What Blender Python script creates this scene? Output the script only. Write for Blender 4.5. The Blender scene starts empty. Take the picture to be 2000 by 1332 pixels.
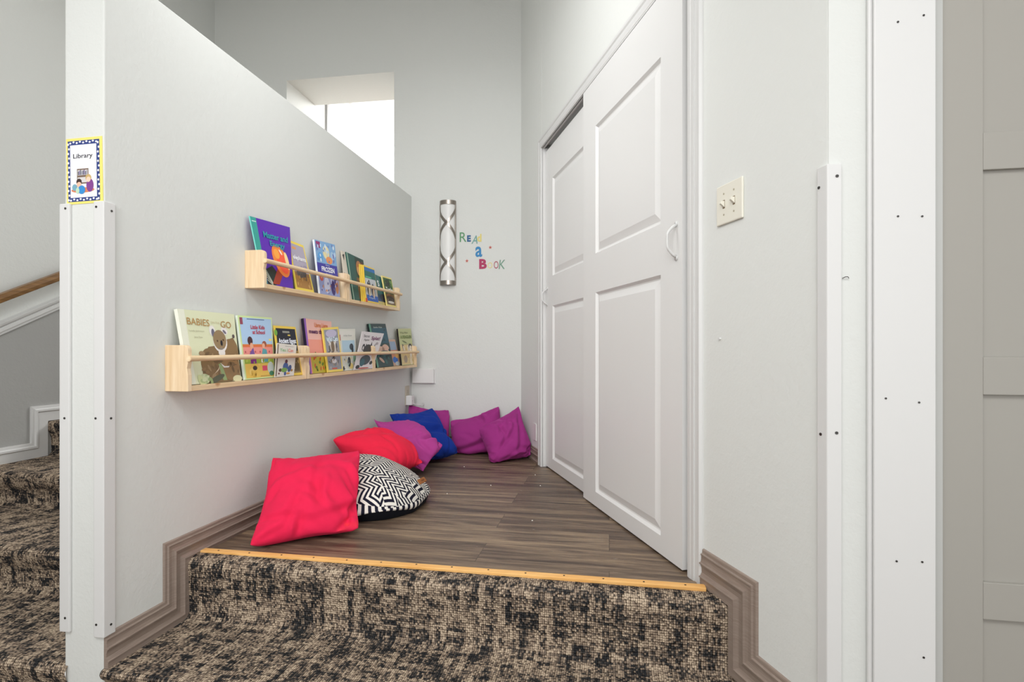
import bpy, bmesh, math, random
import numpy as np
from mathutils import Vector, Matrix

# ------------------------------------------------------------------ camera, light, exposure
SC = bpy.context.scene
COL = SC.collection
CAM_Z = 0.723
YAW = math.radians(10.16)
cd = bpy.data.cameras.new('camera'); cam = bpy.data.objects.new('camera', cd); COL.objects.link(cam)
cam.location = (0, 0, CAM_Z); cam.rotation_euler = (math.pi/2, 0, YAW)
cd.sensor_width = 36; cd.lens = 1060/2000*36; cd.shift_y = 17/2000; cd.clip_start = 0.02
SC.camera = cam
SC.view_settings.view_transform = 'Standard'; SC.view_settings.look = 'None'
SC.view_settings.gamma = 1; SC.view_settings.use_curve_mapping = False
SC.view_settings.exposure = 0.13

w = bpy.data.worlds.new('world'); SC.world = w; w.use_nodes = True
w.node_tree.nodes['Background'].inputs[0].default_value = (0.985, 0.99, 0.985, 1)
w.node_tree.nodes['Background'].inputs[1].default_value = 1.15

def area(name, loc, target, sx, sy, watts, col=(1, 1, 1)):
    l = bpy.data.lights.new(name, 'AREA'); l.shape = 'RECTANGLE'; l.size = sx; l.size_y = sy
    l.energy = watts; l.color = col
    o = bpy.data.objects.new(name, l); COL.objects.link(o); o.location = loc
    o.rotation_euler = (Vector(target)-Vector(loc)).to_track_quat('-Z', 'Y').to_euler()
    return o
area('room_ceiling_light', (-0.35, -0.35, 2.44), (-0.35, 0.15, 0.0), 2.2, 1.2, 60, (1, 1, 0.995))
area('rear_fill_light', (-0.3, -2.6, 1.35), (-0.7, 3.8, 0.9), 3.2, 1.7, 10, (0.98, 0.99, 1))  # unseen fill added behind the camera to brighten the back wall
area('nook_fill_light', (-0.75, 1.75, 2.45), (-0.95, 3.6, 0.5), 1.2, 0.8, 12, (1, 1, 0.995))  # added fill hung out of view, lifts doors, partition and back wall
area('deep_fill_light', (-0.45, -2.3, 2.0), (-0.95, 3.7, 0.55), 0.9, 0.6, 2.8, (1, 1, 0.995)).data.spread = math.radians(42)  # added narrow fill aimed deep at the lower back wall
area('stairwell_fill_light', (-2.35, 1.6, 3.5), (-2.5, 2.2, 0), 0.7, 1.4, 9, (1, 0.98, 0.95))  # fill added to brighten the stairwell
area('upper_room_light', (-1.3, 6.2, 3.1), (-1.6, 6.0, 0), 1.6, 2.6, 260, (1, 1, 1))

random.seed(4)
# ------------------------------------------------------------------ helpers
def lin(c):
    c = c/255.0
    return c/12.92 if c <= 0.04045 else ((c+0.055)/1.055)**2.4
def rgb(c): return (lin(c[0]), lin(c[1]), lin(c[2]), 1)
_M = {}
def mat(c, rough=0.6, metal=0.0, name=None, spec=0.4):
    key = (tuple(c), rough, metal, spec)
    if key in _M: return _M[key]
    m = bpy.data.materials.new(name or 'paint_%d_%d_%d' % tuple(c)); m.use_nodes = True
    b = m.node_tree.nodes['Principled BSDF']
    b.inputs['Base Color'].default_value = rgb(c); b.inputs['Roughness'].default_value = rough
    b.inputs['Metallic'].default_value = metal; b.inputs['Specular IOR Level'].default_value = spec
    _M[key] = m
    return m
class NT:
    def __init__(s, name, rough=0.7, spec=0.3):
        s.m = bpy.data.materials.new(name); s.m.use_nodes = True; s.t = s.m.node_tree
        s.b = s.t.nodes['Principled BSDF']; s.b.inputs['Roughness'].default_value = rough
        s.b.inputs['Specular IOR Level'].default_value = spec
    def n(s, typ, **kw):
        nd = s.t.nodes.new(typ)
        for k, v in kw.items(): setattr(nd, k, v)
        return nd
    def l(s, a, b): s.t.links.new(a, b)
    def co(s, kind='Object', scale=(1, 1, 1), rot=(0, 0, 0), loc=(0, 0, 0)):
        t = s.n('ShaderNodeTexCoord'); mp = s.n('ShaderNodeMapping')
        mp.inputs['Scale'].default_value = scale; mp.inputs['Rotation'].default_value = rot; mp.inputs['Location'].default_value = loc
        s.l(t.outputs[kind], mp.inputs[0]); return mp.outputs[0]
    def noise(s, vec, scale, detail=2, rough=0.5, dist=0):
        n = s.n('ShaderNodeTexNoise'); s.l(vec, n.inputs['Vector'])
        n.inputs['Scale'].default_value = scale; n.inputs['Detail'].default_value = detail
        n.inputs['Roughness'].default_value = rough; n.inputs['Distortion'].default_value = dist
        return n.outputs[0]
    def ramp(s, fac, stops, interp='LINEAR'):
        r = s.n('ShaderNodeValToRGB'); cr = r.color_ramp; cr.interpolation = interp
        while len(cr.elements) < len(stops): cr.elements.new(0.5)
        for e, (p, c) in zip(cr.elements, stops): e.position = p; e.color = rgb(c)
        s.l(fac, r.inputs[0]); return r.outputs[0]
    def math(s, op, a, b=None, c=None, clamp=False):
        n = s.n('ShaderNodeMath', operation=op, use_clamp=clamp)
        for i, x in enumerate((a, b, c)):
            if x is None: continue
            if isinstance(x, (int, float)): n.inputs[i].default_value = x
            else: s.l(x, n.inputs[i])
        return n.outputs[0]
    def mix(s, fac, a, b, mode='MIX'):
        n = s.n('ShaderNodeMix', data_type='RGBA', blend_type=mode)
        if isinstance(fac, (int, float)): n.inputs[0].default_value = fac
        else: s.l(fac, n.inputs[0])
        for i, x in ((6, a), (7, b)):
            if isinstance(x, tuple): n.inputs[i].default_value = x
            else: s.l(x, n.inputs[i])
        return n.outputs[2]
    def bump(s, h, strength=0.3, dist=0.002, prev=None):
        n = s.n('ShaderNodeBump'); n.inputs['Strength'].default_value = strength; n.inputs['Distance'].default_value = dist
        s.l(h, n.inputs['Height'])
        if prev is not None: s.l(prev, n.inputs['Normal'])
        return n.outputs[0]
    def out(s, col=None, nrm=None, rough=None):
        if col is not None:
            if isinstance(col, tuple): s.b.inputs['Base Color'].default_value = col
            else: s.l(col, s.b.inputs['Base Color'])
        if nrm is not None: s.l(nrm, s.b.inputs['Normal'])
        if rough is not None: s.l(rough, s.b.inputs['Roughness'])
        return s.m

def wall_paint(name, c):
    k = NT(name, 0.72, 0.25); v = k.co('Object')
    h = k.noise(v, 95, 3, 0.55, 0.4)
    h2 = k.ramp(k.noise(v, 34, 2, 0.5), [(0.48, (0, 0, 0)), (0.62, (255, 255, 255))])
    n1 = k.bump(h, 0.28, 0.0022); n2 = k.bump(h2, 0.10, 0.0022, n1)
    blot = k.noise(v, 1.7, 2)
    col = k.mix(k.math('MULTIPLY', blot, 0.10), rgb(c), rgb((c[0]-14, c[1]-14, c[2]-16)))
    return k.out(col, n2)
M_WALL = wall_paint('wall_paint_light_grey', (217, 219, 216))
M_WALLR = wall_paint('wall_paint_lightened', (225, 227, 224))  # same grey paint, lightened in colour in place of light on the closet wall
M_WALLD = wall_paint('wall_paint_mid_grey', (172, 172, 170))
def semi_gloss(name, c, r=0.42):
    k = NT(name, r, 0.4); v = k.co('Object')
    n1 = k.bump(k.noise(v, 40, 3, 0.6), 0.05, 0.002)
    return k.out(rgb(c), n1)
M_WHITE = semi_gloss('white_semi_gloss', (217, 217, 216))
M_DOOR = semi_gloss('white_door_paint', (229, 229, 228), 0.38)
M_GREYDOOR = semi_gloss('warm_grey_door_paint', (161, 158, 151), 0.5)
M_JAMB = semi_gloss('pale_grey_jamb_paint', (182, 183, 180), 0.5)
def taupe():
    k = NT('taupe_baseboard', 0.38, 0.5); v = k.co('Object', (3, 3, 60))
    g = k.noise(v, 6, 3, 0.6)
    col = k.ramp(g, [(0.3, (138, 122, 112)), (0.7, (156, 141, 130))])
    return k.out(col, k.bump(g, 0.05, 0.001))
M_TAUPE = taupe()
def pine():
    k = NT('clear_pine', 0.5, 0.35); v = k.co('Object', (40, 1.6, 30))
    g = k.noise(v, 2.2, 4, 0.6, 0.6)
    col = k.ramp(g, [(0.25, (214, 178, 132)), (0.5, (232, 205, 166)), (0.75, (243, 224, 192))])
    kn = k.ramp(k.noise(k.co('Object', (3, 3, 3)), 4, 1), [(0.70, (255, 255, 255)), (0.78, (196, 150, 110))])
    return k.out(k.mix(1.0, col, kn, 'MULTIPLY'), k.bump(g, 0.08, 0.001))
M_PINE = pine()
def pine_v():
    k = NT('clear_pine_upright', 0.5, 0.35); v = k.co('Object', (30, 30, 1.6))
    g = k.noise(v, 2.2, 3, 0.6, 0.5)
    return k.out(k.ramp(g, [(0.3, (222, 192, 152)), (0.55, (236, 211, 176)), (0.75, (245, 228, 200))]), k.bump(g, 0.05, 0.001))
M_PINEV = pine_v()
def oak():
    k = NT('golden_oak', 0.35, 0.5); v = k.co('Object', (40, 2, 40))
    g = k.noise(v, 2, 4, 0.6)
    return k.out(k.ramp(g, [(0.3, (104, 72, 40)), (0.7, (146, 108, 62))]))
M_OAK = oak()
def strip_wood():
    k = NT('raw_pine_strip', 0.5, 0.3); v = k.co('Object', (3, 50, 10))
    g = k.noise(v, 3, 3, 0.6)
    return k.out(k.ramp(g, [(0.3, (232, 172, 96)), (0.7, (248, 198, 128))]))
M_STRIP = strip_wood()
def planks():
    k = NT('vinyl_plank_floor', 0.42, 0.3)
    v = k.co('Object')
    br = k.n('ShaderNodeTexBrick'); k.l(v, br.inputs['Vector'])
    br.inputs['Color1'].default_value = (0, 0, 0, 1); br.inputs['Color2'].default_value = (1, 1, 1, 1)
    br.inputs['Mortar'].default_value = (0.5, 0.5, 0.5, 1); br.inputs['Scale'].default_value = 1
    br.inputs['Mortar Size'].default_value = 0.0012; br.inputs['Brick Width'].default_value = 1.22; br.inputs['Row Height'].default_value = 0.18
    br.inputs['Bias'].default_value = 0.0; br.offset = 0.37; br.inputs['Mortar Smooth'].default_value = 0.2
    ofs = k.n('ShaderNodeVectorMath', operation='SCALE'); k.l(br.outputs[0], ofs.inputs[0]); ofs.inputs[3].default_value = 7.3
    ad = k.n('ShaderNodeVectorMath', operation='ADD'); k.l(v, ad.inputs[0]); k.l(ofs.outputs[0], ad.inputs[1])
    mp = k.n('ShaderNodeMapping'); mp.inputs['Scale'].default_value = (1.3, 15, 1); k.l(ad.outputs[0], mp.inputs[0])
    g = k.noise(mp.outputs[0], 1.5, 5, 0.62, 0.5)
    mp2 = k.n('ShaderNodeMapping'); mp2.inputs['Scale'].default_value = (4, 90, 1); k.l(ad.outputs[0], mp2.inputs[0])
    g2 = k.noise(mp2.outputs[0], 2.0, 4, 0.7)
    base = k.ramp(g, [(0.24, (58, 46, 40)), (0.42, (112, 95, 82)), (0.54, (150, 130, 110)), (0.76, (194, 170, 138))])
    fine = k.ramp(g2, [(0.3, (176, 172, 170)), (0.62, (255, 255, 255))])
    col = k.mix(0.75, base, fine, 'MULTIPLY')
    tone = k.ramp(br.outputs[0], [(0.0, (205, 200, 198)), (1.0, (255, 255, 250))])
    col = k.mix(0.8, col, tone, 'MULTIPLY')
    col = k.mix(k.math('MULTIPLY', br.outputs['Fac'], 0.7), col, rgb((50, 42, 38)))
    scuff = k.ramp(k.noise(k.co('Object', (9, 22, 1)), 3.1, 3, 0.6), [(0.70, (0, 0, 0)), (0.76, (255, 255, 255))])
    col = k.mix(k.math('MULTIPLY', scuff, 0.45), col, rgb((172, 166, 158)))
    rg = k.math('ADD', k.math('MULTIPLY', g, 0.2), 0.30)
    return k.out(col, k.bump(g2, 0.08, 0.001), rg)
M_PLANK = planks()
def carpet():
    k = NT('loop_pile_carpet', 0.95, 0.1)
    t = k.n('ShaderNodeTexCoord'); uv = t.outputs['UV']
    sep = k.n('ShaderNodeSeparateXYZ'); k.l(uv, sep.inputs[0]); U, V = sep.outputs[0], sep.outputs[1]
    # loops: rows 7 mm apart, offset every other row
    vo = k.n('ShaderNodeTexVoronoi'); vo.inputs['Randomness'].default_value = 0.4
    mp = k.n('ShaderNodeMapping'); mp.inputs['Scale'].default_value = (158, 138, 1); k.l(uv, mp.inputs[0]); k.l(mp.outputs[0], vo.inputs['Vector'])
    vo.inputs['Scale'].default_value = 1
    loop = k.math('SUBTRACT', 1.0, k.math('MULTIPLY', vo.outputs['Distance'], 1.25), clamp=True)
    def cells(su, sv, seed):
        cx = k.math('FLOOR', k.math('MULTIPLY', U, su)); cy = k.math('FLOOR', k.math('MULTIPLY', V, sv))
        cb = k.n('ShaderNodeCombineXYZ'); k.l(cx, cb.inputs[0]); k.l(cy, cb.inputs[1]); cb.inputs[2].default_value = seed
        wn = k.n('ShaderNodeTexWhiteNoise', noise_dimensions='3D'); k.l(cb.outputs[0], wn.inputs[0]); return wn.outputs[0]
    def st(sx, sy, sc, seed):
        m = k.n('ShaderNodeMapping'); m.inputs['Scale'].default_value = (sx, sy, 1); m.inputs['Location'].default_value = (seed, seed*1.7, 0)
        k.l(uv, m.inputs[0]); return k.noise(m.outputs[0], sc, 3, 0.65)
    a = st(1.0, 1.0, 9, 2.1); bz = st(10, 1.3, 6, 5.3); c2 = st(1.3, 12, 6, 9.4)
    c1 = cells(48, 15, 1.0); c3 = cells(18, 60, 4.0)
    s = k.math('ADD', k.math('MULTIPLY', a, 0.3), k.math('MULTIPLY', bz, 0.8))
    s = k.math('ADD', s, k.math('MULTIPLY', c2, 0.6))
    s = k.math('ADD', s, k.math('MULTIPLY', c1, 0.33)); s = k.math('ADD', s, k.math('MULTIPLY', c3, 0.30))
    cellc = k.n('ShaderNodeSeparateColor'); k.l(vo.outputs['Color'], cellc.inputs[0])
    s = k.math('ADD', s, k.math('MULTIPLY', cellc.outputs[0], 0.42))
    f = k.math('DIVIDE', s, 2.75)
    col = k.ramp(f, [(0.39, (50, 51, 53)), (0.44, (84, 79, 75)), (0.475, (126, 112, 100)), (0.53, (168, 149, 130)), (0.61, (210, 190, 166))])
    dk = k.ramp(loop, [(0.12, (92, 86, 82)), (0.50, (255, 255, 255))])
    col = k.mix(1.0, col, dk, 'MULTIPLY')
    return k.out(col, k.bump(loop, 0.9, 0.005))
M_CARPET = carpet()
def fabric(name, c, spots=None):
    k = NT(name, 0.95, 0.15); v = k.co('Object')
    k.b.inputs['Sheen Weight'].default_value = 0.25; k.b.inputs['Sheen Roughness'].default_value = 0.5
    k.b.inputs['Sheen Tint'].default_value = rgb([min(255, x+60) for x in c])
    g = k.noise(v, 320, 3, 0.7); g2 = k.noise(v, 14, 3, 0.6)
    col = k.mix(k.math('MULTIPLY', g2, 0.5), rgb(c), rgb([int(x*0.84) for x in c]))
    if spots:
        sp = k.ramp(k.noise(v, 7.5, 2, 0.5), [(0.68, (0, 0, 0)), (0.76, (255, 255, 255))])
        col = k.mix(k.math('MULTIPLY', sp, 0.5), col, rgb(spots))
    n1 = k.bump(g, 0.35, 0.0015)
    return k.out(col, k.bump(k.noise(v, 26, 2, 0.5), 0.35, 0.004, n1))
M_RED = fabric('red_fleece', (236, 40, 82), (247, 72, 62))
M_RED2 = fabric('coral_red_fleece', (242, 44, 74), (248, 66, 80))
M_MAG = fabric('magenta_fleece', (166, 56, 136))
M_PINKMAG = fabric('orchid_fleece', (184, 70, 150))
M_BLUE = fabric('royal_blue_fleece', (26, 56, 150))
M_BLACK = fabric('black_cotton', (17, 19, 26))
def zebra():
    k = NT('black_white_maze_print', 0.9, 0.15)
    v = k.co('Object', (1, 1, 0.6))
    vo = k.n('ShaderNodeTexVoronoi'); vo.inputs['Scale'].default_value = 7.0; vo.inputs['Randomness'].default_value = 0.9; k.l(v, vo.inputs['Vector'])
    vo.distance = 'CHEBYCHEV'
    sc = k.n('ShaderNodeSeparateColor'); k.l(vo.outputs['Color'], sc.inputs[0])
    ang = k.math('MULTIPLY', k.math('ROUND', k.math('MULTIPLY', sc.outputs[0], 4)), 0.785)
    sx = k.n('ShaderNodeSeparateXYZ'); k.l(v, sx.inputs[0])
    d = k.math('ADD', k.math('MULTIPLY', sx.outputs[0], k.math('COSINE', ang)), k.math('MULTIPLY', sx.outputs[1], k.math('SINE', ang)))
    e = k.math('SUBTRACT', k.math('MULTIPLY', sx.outputs[1], k.math('COSINE', ang)), k.math('MULTIPLY', sx.outputs[0], k.math('SINE', ang)))
    zig = k.math('MULTIPLY', k.math('PINGPONG', e, 0.035), 1.0)
    p = k.math('ADD', d, zig)
    p2 = k.math('ADD', p, k.math('MULTIPLY', k.noise(v, 16, 1), 0.01))
    st = k.math('SINE', k.math('MULTIPLY', p2, 2*math.pi/0.0235))
    col = k.ramp(k.math('ADD', k.math('MULTIPLY', st, 0.5), 0.5), [(0.44, (30, 30, 46)), (0.54, (232, 228, 220))])
    return k.out(col, k.bump(k.noise(v, 300, 2), 0.2, 0.001))
M_ZEBRA = zebra()
def zebra_band():
    k = NT('black_white_bar_print', 0.9, 0.15); t = k.n('ShaderNodeTexCoord'); sx = k.n('ShaderNodeSeparateXYZ'); k.l(t.outputs['UV'], sx.inputs[0])
    st = k.math('SINE', k.math('MULTIPLY', sx.outputs[0], 2*math.pi*66))
    col = k.ramp(k.math('ADD', k.math('MULTIPLY', st, 0.5), 0.5), [(0.44, (30, 30, 46)), (0.54, (232, 228, 220))])
    return k.out(col)
M_ZBAND = zebra_band()
M_STEEL = mat((150, 142, 134), 0.28, 1.0, 'brushed_nickel')
M_SCREW = mat((92, 90, 88), 0.35, 0.9, 'screw_metal')
M_DARK = mat((14, 14, 15), 0.8, 0, 'black_and_shade')  # black of bracket and screw slots, shade painted into closet and gaps
M_PAPER = mat((240, 238, 230), 0.8, 0, 'book_pages')

# ------------------------------------------------------------------ mesh builder
def PF(o, a, b, n):
    o, a, b, n = [np.array(q, float) for q in (o, a, b, n)]
    return lambda p: o + a*p[0] + b*p[1] + n*p[2]
def QF(TL, TR, BR, BL, curl=0.0):
    TL, TR, BR, BL = [np.array(q, float) for q in (TL, TR, BR, BL)]
    nn = np.cross(TR-TL, TL-BL); nn = nn/np.linalg.norm(nn)
    def f(p):
        x, y = p[0], p[1]
        return (BL*(1-x)+BR*x)*(1-y)+(TL*(1-x)+TR*x)*y + nn*(p[2]+curl*max(0, x)**2*max(0, y)**1.5)
    return f
IDF = lambda p: np.array(p, float)
class MB:
    def __init__(s, xf=None): s.v = []; s.f = []; s.mi = []; s.mats = []; s.xf = xf or IDF; s.uv = {}
    def m(s, mt):
        if mt not in s.mats: s.mats.append(mt)
        return s.mats.index(mt)
    def add(s, vs, fs, mt, xf=None):
        b = len(s.v); g = xf or s.xf
        s.v += [tuple(g(p)) for p in vs]
        i = s.m(mt)
        for f in fs: s.f.append([b+q for q in f]); s.mi.append(i)
        return s
    def box(s, lo, hi, mt, xf=None):
        x0, y0, z0 = lo; x1, y1, z1 = hi
        vs = [(x0,y0,z0),(x1,y0,z0),(x1,y1,z0),(x0,y1,z0),(x0,y0,z1),(x1,y0,z1),(x1,y1,z1),(x0,y1,z1)]
        return s.add(vs, [(0,3,2,1),(4,5,6,7),(0,1,5,4),(1,2,6,5),(2,3,7,6),(3,0,4,7)], mt, xf)
    def prism(s, pts, z0, z1, mt, xf=None):
        n = len(pts)
        vs = [(x, y, z0) for x, y in pts]+[(x, y, z1) for x, y in pts]
        fs = [tuple(range(n-1, -1, -1)), tuple(range(n, 2*n))]+[(i, (i+1) % n, n+(i+1) % n, n+i) for i in range(n)]
        return s.add(vs, fs, mt, xf)
    def tube(s, path, r, mt, seg=12, cap=True, xf=None):
        path = [np.array(p, float) for p in path]; vs = []; fs = []; n = len(path)
        rs = r if isinstance(r, (list, tuple)) else [r]*n
        up = None
        for i, p in enumerate(path):
            t = path[min(i+1, n-1)]-path[max(i-1, 0)]; t = t/np.linalg.norm(t)
            if up is None: up = np.array([0, 0, 1.]) if abs(t[2]) < 0.9 else np.array([1., 0, 0])
            a = np.cross(t, up); a /= np.linalg.norm(a); up2 = np.cross(a, t); up = up2
            for k in range(seg):
                q = 2*math.pi*k/seg; vs.append(p+rs[i]*(math.cos(q)*a+math.sin(q)*up2))
        for i in range(n-1):
            for k in range(seg): fs.append((i*seg+k, i*seg+(k+1) % seg, (i+1)*seg+(k+1) % seg, (i+1)*seg+k))
        if cap: fs += [tuple(range(seg-1, -1, -1)), tuple(range((n-1)*seg, n*seg))]
        return s.add(vs, fs, mt, xf)
    def cyl(s, c, ax, r, h, mt, seg=20, xf=None):
        c = np.array(c, float); ax = np.array(ax, float)
        return s.tube([c, c+ax*h], r, mt, seg, True, xf)
    # flat artwork (layered 0.25 mm apart)
    def rect(s, x0, y0, x1, y1, z, mt, n=5):
        vs = [(x0+(x1-x0)*i/n, y0+(y1-y0)*j/n, z) for j in range(n+1) for i in range(n+1)]
        fs = [(j*(n+1)+i, j*(n+1)+i+1, (j+1)*(n+1)+i+1, (j+1)*(n+1)+i) for j in range(n) for i in range(n)]
        return s.add(vs, fs, mt)
    def ell(s, cx, cy, rx, ry, z, mt, a=0, n=20):
        ca, sa = math.cos(a), math.sin(a)
        vs = [(cx, cy, z)]+[(cx+rx*math.cos(2*math.pi*i/n)*ca-ry*math.sin(2*math.pi*i/n)*sa, cy+rx*math.cos(2*math.pi*i/n)*sa+ry*math.sin(2*math.pi*i/n)*ca, z) for i in range(n)]
        return s.add(vs, [(0, i+1, (i+1) % n+1) for i in range(n)], mt)
    def poly(s, pts, z, mt):
        return s.add([(x, y, z) for x, y in pts], [tuple(range(len(pts)))], mt)
    def text(s, body, x, y, wid, hgt, z, mt, bold=0.0, depth=0.0, shear=0.0, rot=0.0):
        vs, fs, bb = text_mesh(body, bold, shear)
        x0, x1, y0, y1 = bb; sx = wid/(x1-x0); sy = hgt/(y1-y0); c, sn = math.cos(rot), math.sin(rot)
        def tr(p, dz): 
            a = (p[0]-x0)*sx; b = (p[1]-y0)*sy
            return (x+a*c-b*sn, y+a*sn+b*c, z+dz)
        s.add([tr(p, depth) for p in vs], fs, mt)
        if depth > 0:
            from collections import Counter
            ec = Counter(); 
            for f in fs:
                for i in range(len(f)): ec[(f[i], f[(i+1) % len(f)])] += 1
            edges = [e for e in ec if (e[1], e[0]) not in ec]
            sv = []; sf = []
            for a, b in edges:
                k = len(sv); sv += [tr(vs[a], depth), tr(vs[b], depth), tr(vs[b], 0), tr(vs[a], 0)]; sf.append((k, k+3, k+2, k+1))
            s.add(sv, sf, mt)
        return s
    def build(s, name, parent=None, smooth=False, bevel=0, label=None, subsurf=0, origin=None, seg=2):
        me = bpy.data.meshes.new(name)
        o = bpy.data.objects.new(name, me)
        org = np.array(parent.location if parent is not None and parent.parent is None else (0, 0, 0)) if origin is None else np.array(origin)
        if parent is not None and parent.parent is not None:
            org = np.array(parent.parent.location) if True else org
        me.from_pydata([tuple(np.array(p)-org) for p in s.v], [], s.f)
        for mt in s.mats: me.materials.append(mt)
        for p, i in zip(me.polygons, s.mi): p.material_index = i; p.use_smooth = smooth
        me.update()
        COL.objects.link(o)
        if parent is not None:
            o.parent = parent
        elif origin is not None: o.location = origin
        if bevel:
            b = o.modifiers.new('bevel', 'BEVEL'); b.width = bevel; b.segments = seg; b.limit_method = 'ANGLE'; b.angle_limit = math.radians(40)
        if subsurf:
            q = o.modifiers.new('subsurf', 'SUBSURF'); q.levels = subsurf; q.render_levels = subsurf
        if label: o['label'] = label
        return o
_T = {}
def text_mesh(body, bold=0.0, shear=0.0):
    key = (body, bold, shear)
    if key in _T: return _T[key]
    cu = bpy.data.curves.new('tmp_text', 'FONT'); cu.body = body; cu.size = 1; cu.offset = bold; cu.shear = shear; cu.resolution_u = 3
    ob = bpy.data.objects.new('tmp_text', cu); COL.objects.link(ob)
    dg = bpy.context.evaluated_depsgraph_get()
    me = bpy.data.meshes.new_from_object(ob.evaluated_get(dg))
    vs = [(v.co.x, v.co.y) for v in me.vertices]; fs = [tuple(p.vertices) for p in me.polygons]
    a = np.array(vs); bb = (a[:, 0].min(), a[:, 0].max(), a[:, 1].min(), a[:, 1].max())
    bpy.data.objects.remove(ob); bpy.data.curves.remove(cu); bpy.data.meshes.remove(me)
    _T[key] = (vs, fs, bb); return _T[key]

def thing(name, label, cat, loc, group=None):
    o = bpy.data.objects.new(name, None); COL.objects.link(o); o.location = [float(q) for q in loc]; o.empty_display_size = 0.05
    o['label'] = label; o['category'] = cat
    if group: o['group'] = group
    return o
def tag(o, label, cat, group=None):
    o['label'] = label; o['category'] = cat
    if group: o['group'] = group
    return o
def struct(o, label=None, cat=None):
    o['kind'] = 'structure'
    if label: o['label'] = label
    if cat: o['category'] = cat
    return o

# ------------------------------------------------------------------ key planes
XL = -1.44                       # nook side of the partition
XLB = -1.575                     # stairwell side
YF = 1.338                       # front end of the partition
PTOP = 1.858
CEIL = 3.62
FL = -0.20                       # carpeted tread in front of the platform (z = 0)
FL2 = -0.37                      # room floor one step further down
G = math.atan(.4332)
T = np.array([-math.sin(G), math.cos(G), 0]); N = np.array([-math.cos(G), -math.sin(G), 0])
P0 = np.array([.272, 1.7377, 0])                # casing face at its near bottom corner
Z3 = np.array([0, 0, 1.])
RW = lambda off=0.0: PF(P0+N*off, -T, Z3, N)      # right wall frame: x = -s
LW = PF((XL, 0, 0), (0, 1, 0), Z3, (1, 0, 0))     # partition frame: x = Y, y = Z, z = out
BA = np.array([1, .022, 0])/math.hypot(1, .022); BNn = np.array([.022, -1, 0])/math.hypot(1, .022)
BO = np.array([XL, 3.82, 0])
BW = PF(BO, BA, Z3, BNn)                          # back wall frame: x = X-XL
FW = PF((0, YF, 0), (1, 0, 0), Z3, (0, -1, 0))    # partition end frame

# ------------------------------------------------------------------ shell
m = MB(); m.box((XLB, YF, FL2-.1), (XL, 3.83, PTOP), M_WALL)
struct(m.build('wall_partition', bevel=0.004), 'pale grey half height partition wall holding the book shelves', 'wall')
m = MB(BW)
m.box((XLB-XL, FL2-.1, -.43), (1.25, CEIL, 0), M_WALL)
m.box((-1.9, FL2-.1, -.43), (-1.0, CEIL, 0), M_WALL)
m.box((-1.0, 2.79, -.43), (XLB-XL, CEIL, 0), M_WALL)
struct(m.build('wall_back'), 'pale grey back wall with an opening high over the stairs', 'wall')
m = MB(RW(-.015))
m.box((-2.33, FL2-.1, -.12), (-1.765, CEIL, 0), M_WALLR)
m.box((-1.765, 2.0, -.12), (-.035, CEIL, 0), M_WALLR)
m.box((-.035, FL2-.1, -.12), (.4795, CEIL, 0), M_WALLR)
struct(m.build('wall_right', bevel=0.003), 'pale wall around the sliding closet doors', 'wall')
CORN = P0+T*(-.48)+N*(-.015)
m = MB(); cx, cy = CORN[0], CORN[1]
m.prism([(cx, cy), (.70, cy), (.70, cy+.14), (cx-.03, cy+.14)][::1], FL2-.1, CEIL, M_WALL)
m.box((1.45, cy, FL-.1), (3.0, cy+.14, CEIL), M_WALLR)
m.box((.70, cy, 2.1), (1.45, cy+.14, CEIL), M_WALLR)
struct(m.build('wall_front'), 'short pale wall between corner guard and grey door', 'wall')
# closet interior behind the sliding doors, its shade painted black
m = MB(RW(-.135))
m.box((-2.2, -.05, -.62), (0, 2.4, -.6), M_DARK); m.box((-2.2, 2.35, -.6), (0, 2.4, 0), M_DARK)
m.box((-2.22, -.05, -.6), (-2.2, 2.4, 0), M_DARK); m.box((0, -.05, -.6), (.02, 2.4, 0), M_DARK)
struct(m.build('wall_closet'), 'closet interior with its shade painted black behind the sliding doors', 'wall')
# stairwell outer wall, two tones split by the sloping chair rail
def rail_z(y): return .84+.515*(y-2.28)
m = MB(PF((-3.05, 0, 0), (0, 1, 0), Z3, (1, 0, 0)))
y0, y1 = -2.5, 3.85
m.prism([(y0, FL2-.1), (y1, FL2-.1), (y1, rail_z(y1)), (.9, rail_z(.9)), (y0, .14)], -.12, 0, M_WALLD)
m.prism([(y0, .14), (.9, rail_z(.9)), (y1, rail_z(y1)), (y1, CEIL), (y0, CEIL)], -.12, 0, M_WALL)
struct(m.build('wall_left'), 'stairwell wall, light grey above and darker grey below the rail', 'wall')
m = MB(); m.box((-3.2, .6, CEIL), (3.0, 4.3, CEIL+.1), mat((196, 195, 192), .9, 0, 'ceiling_white'))
struct(m.build('ceiling'), 'white ceiling over nook and stairwell', 'ceiling')
m = MB(); m.box((-3.2, -3.0, 2.5), (3.0, .62, 2.6), mat((238, 238, 236), .9, 0, 'room_ceiling_white')); m.box((-3.2, .6, 2.5), (3.0, .7, CEIL), M_WALL)
struct(m.build('ceiling_room'), 'lower white ceiling of the room in front of the step', 'ceiling')
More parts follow.
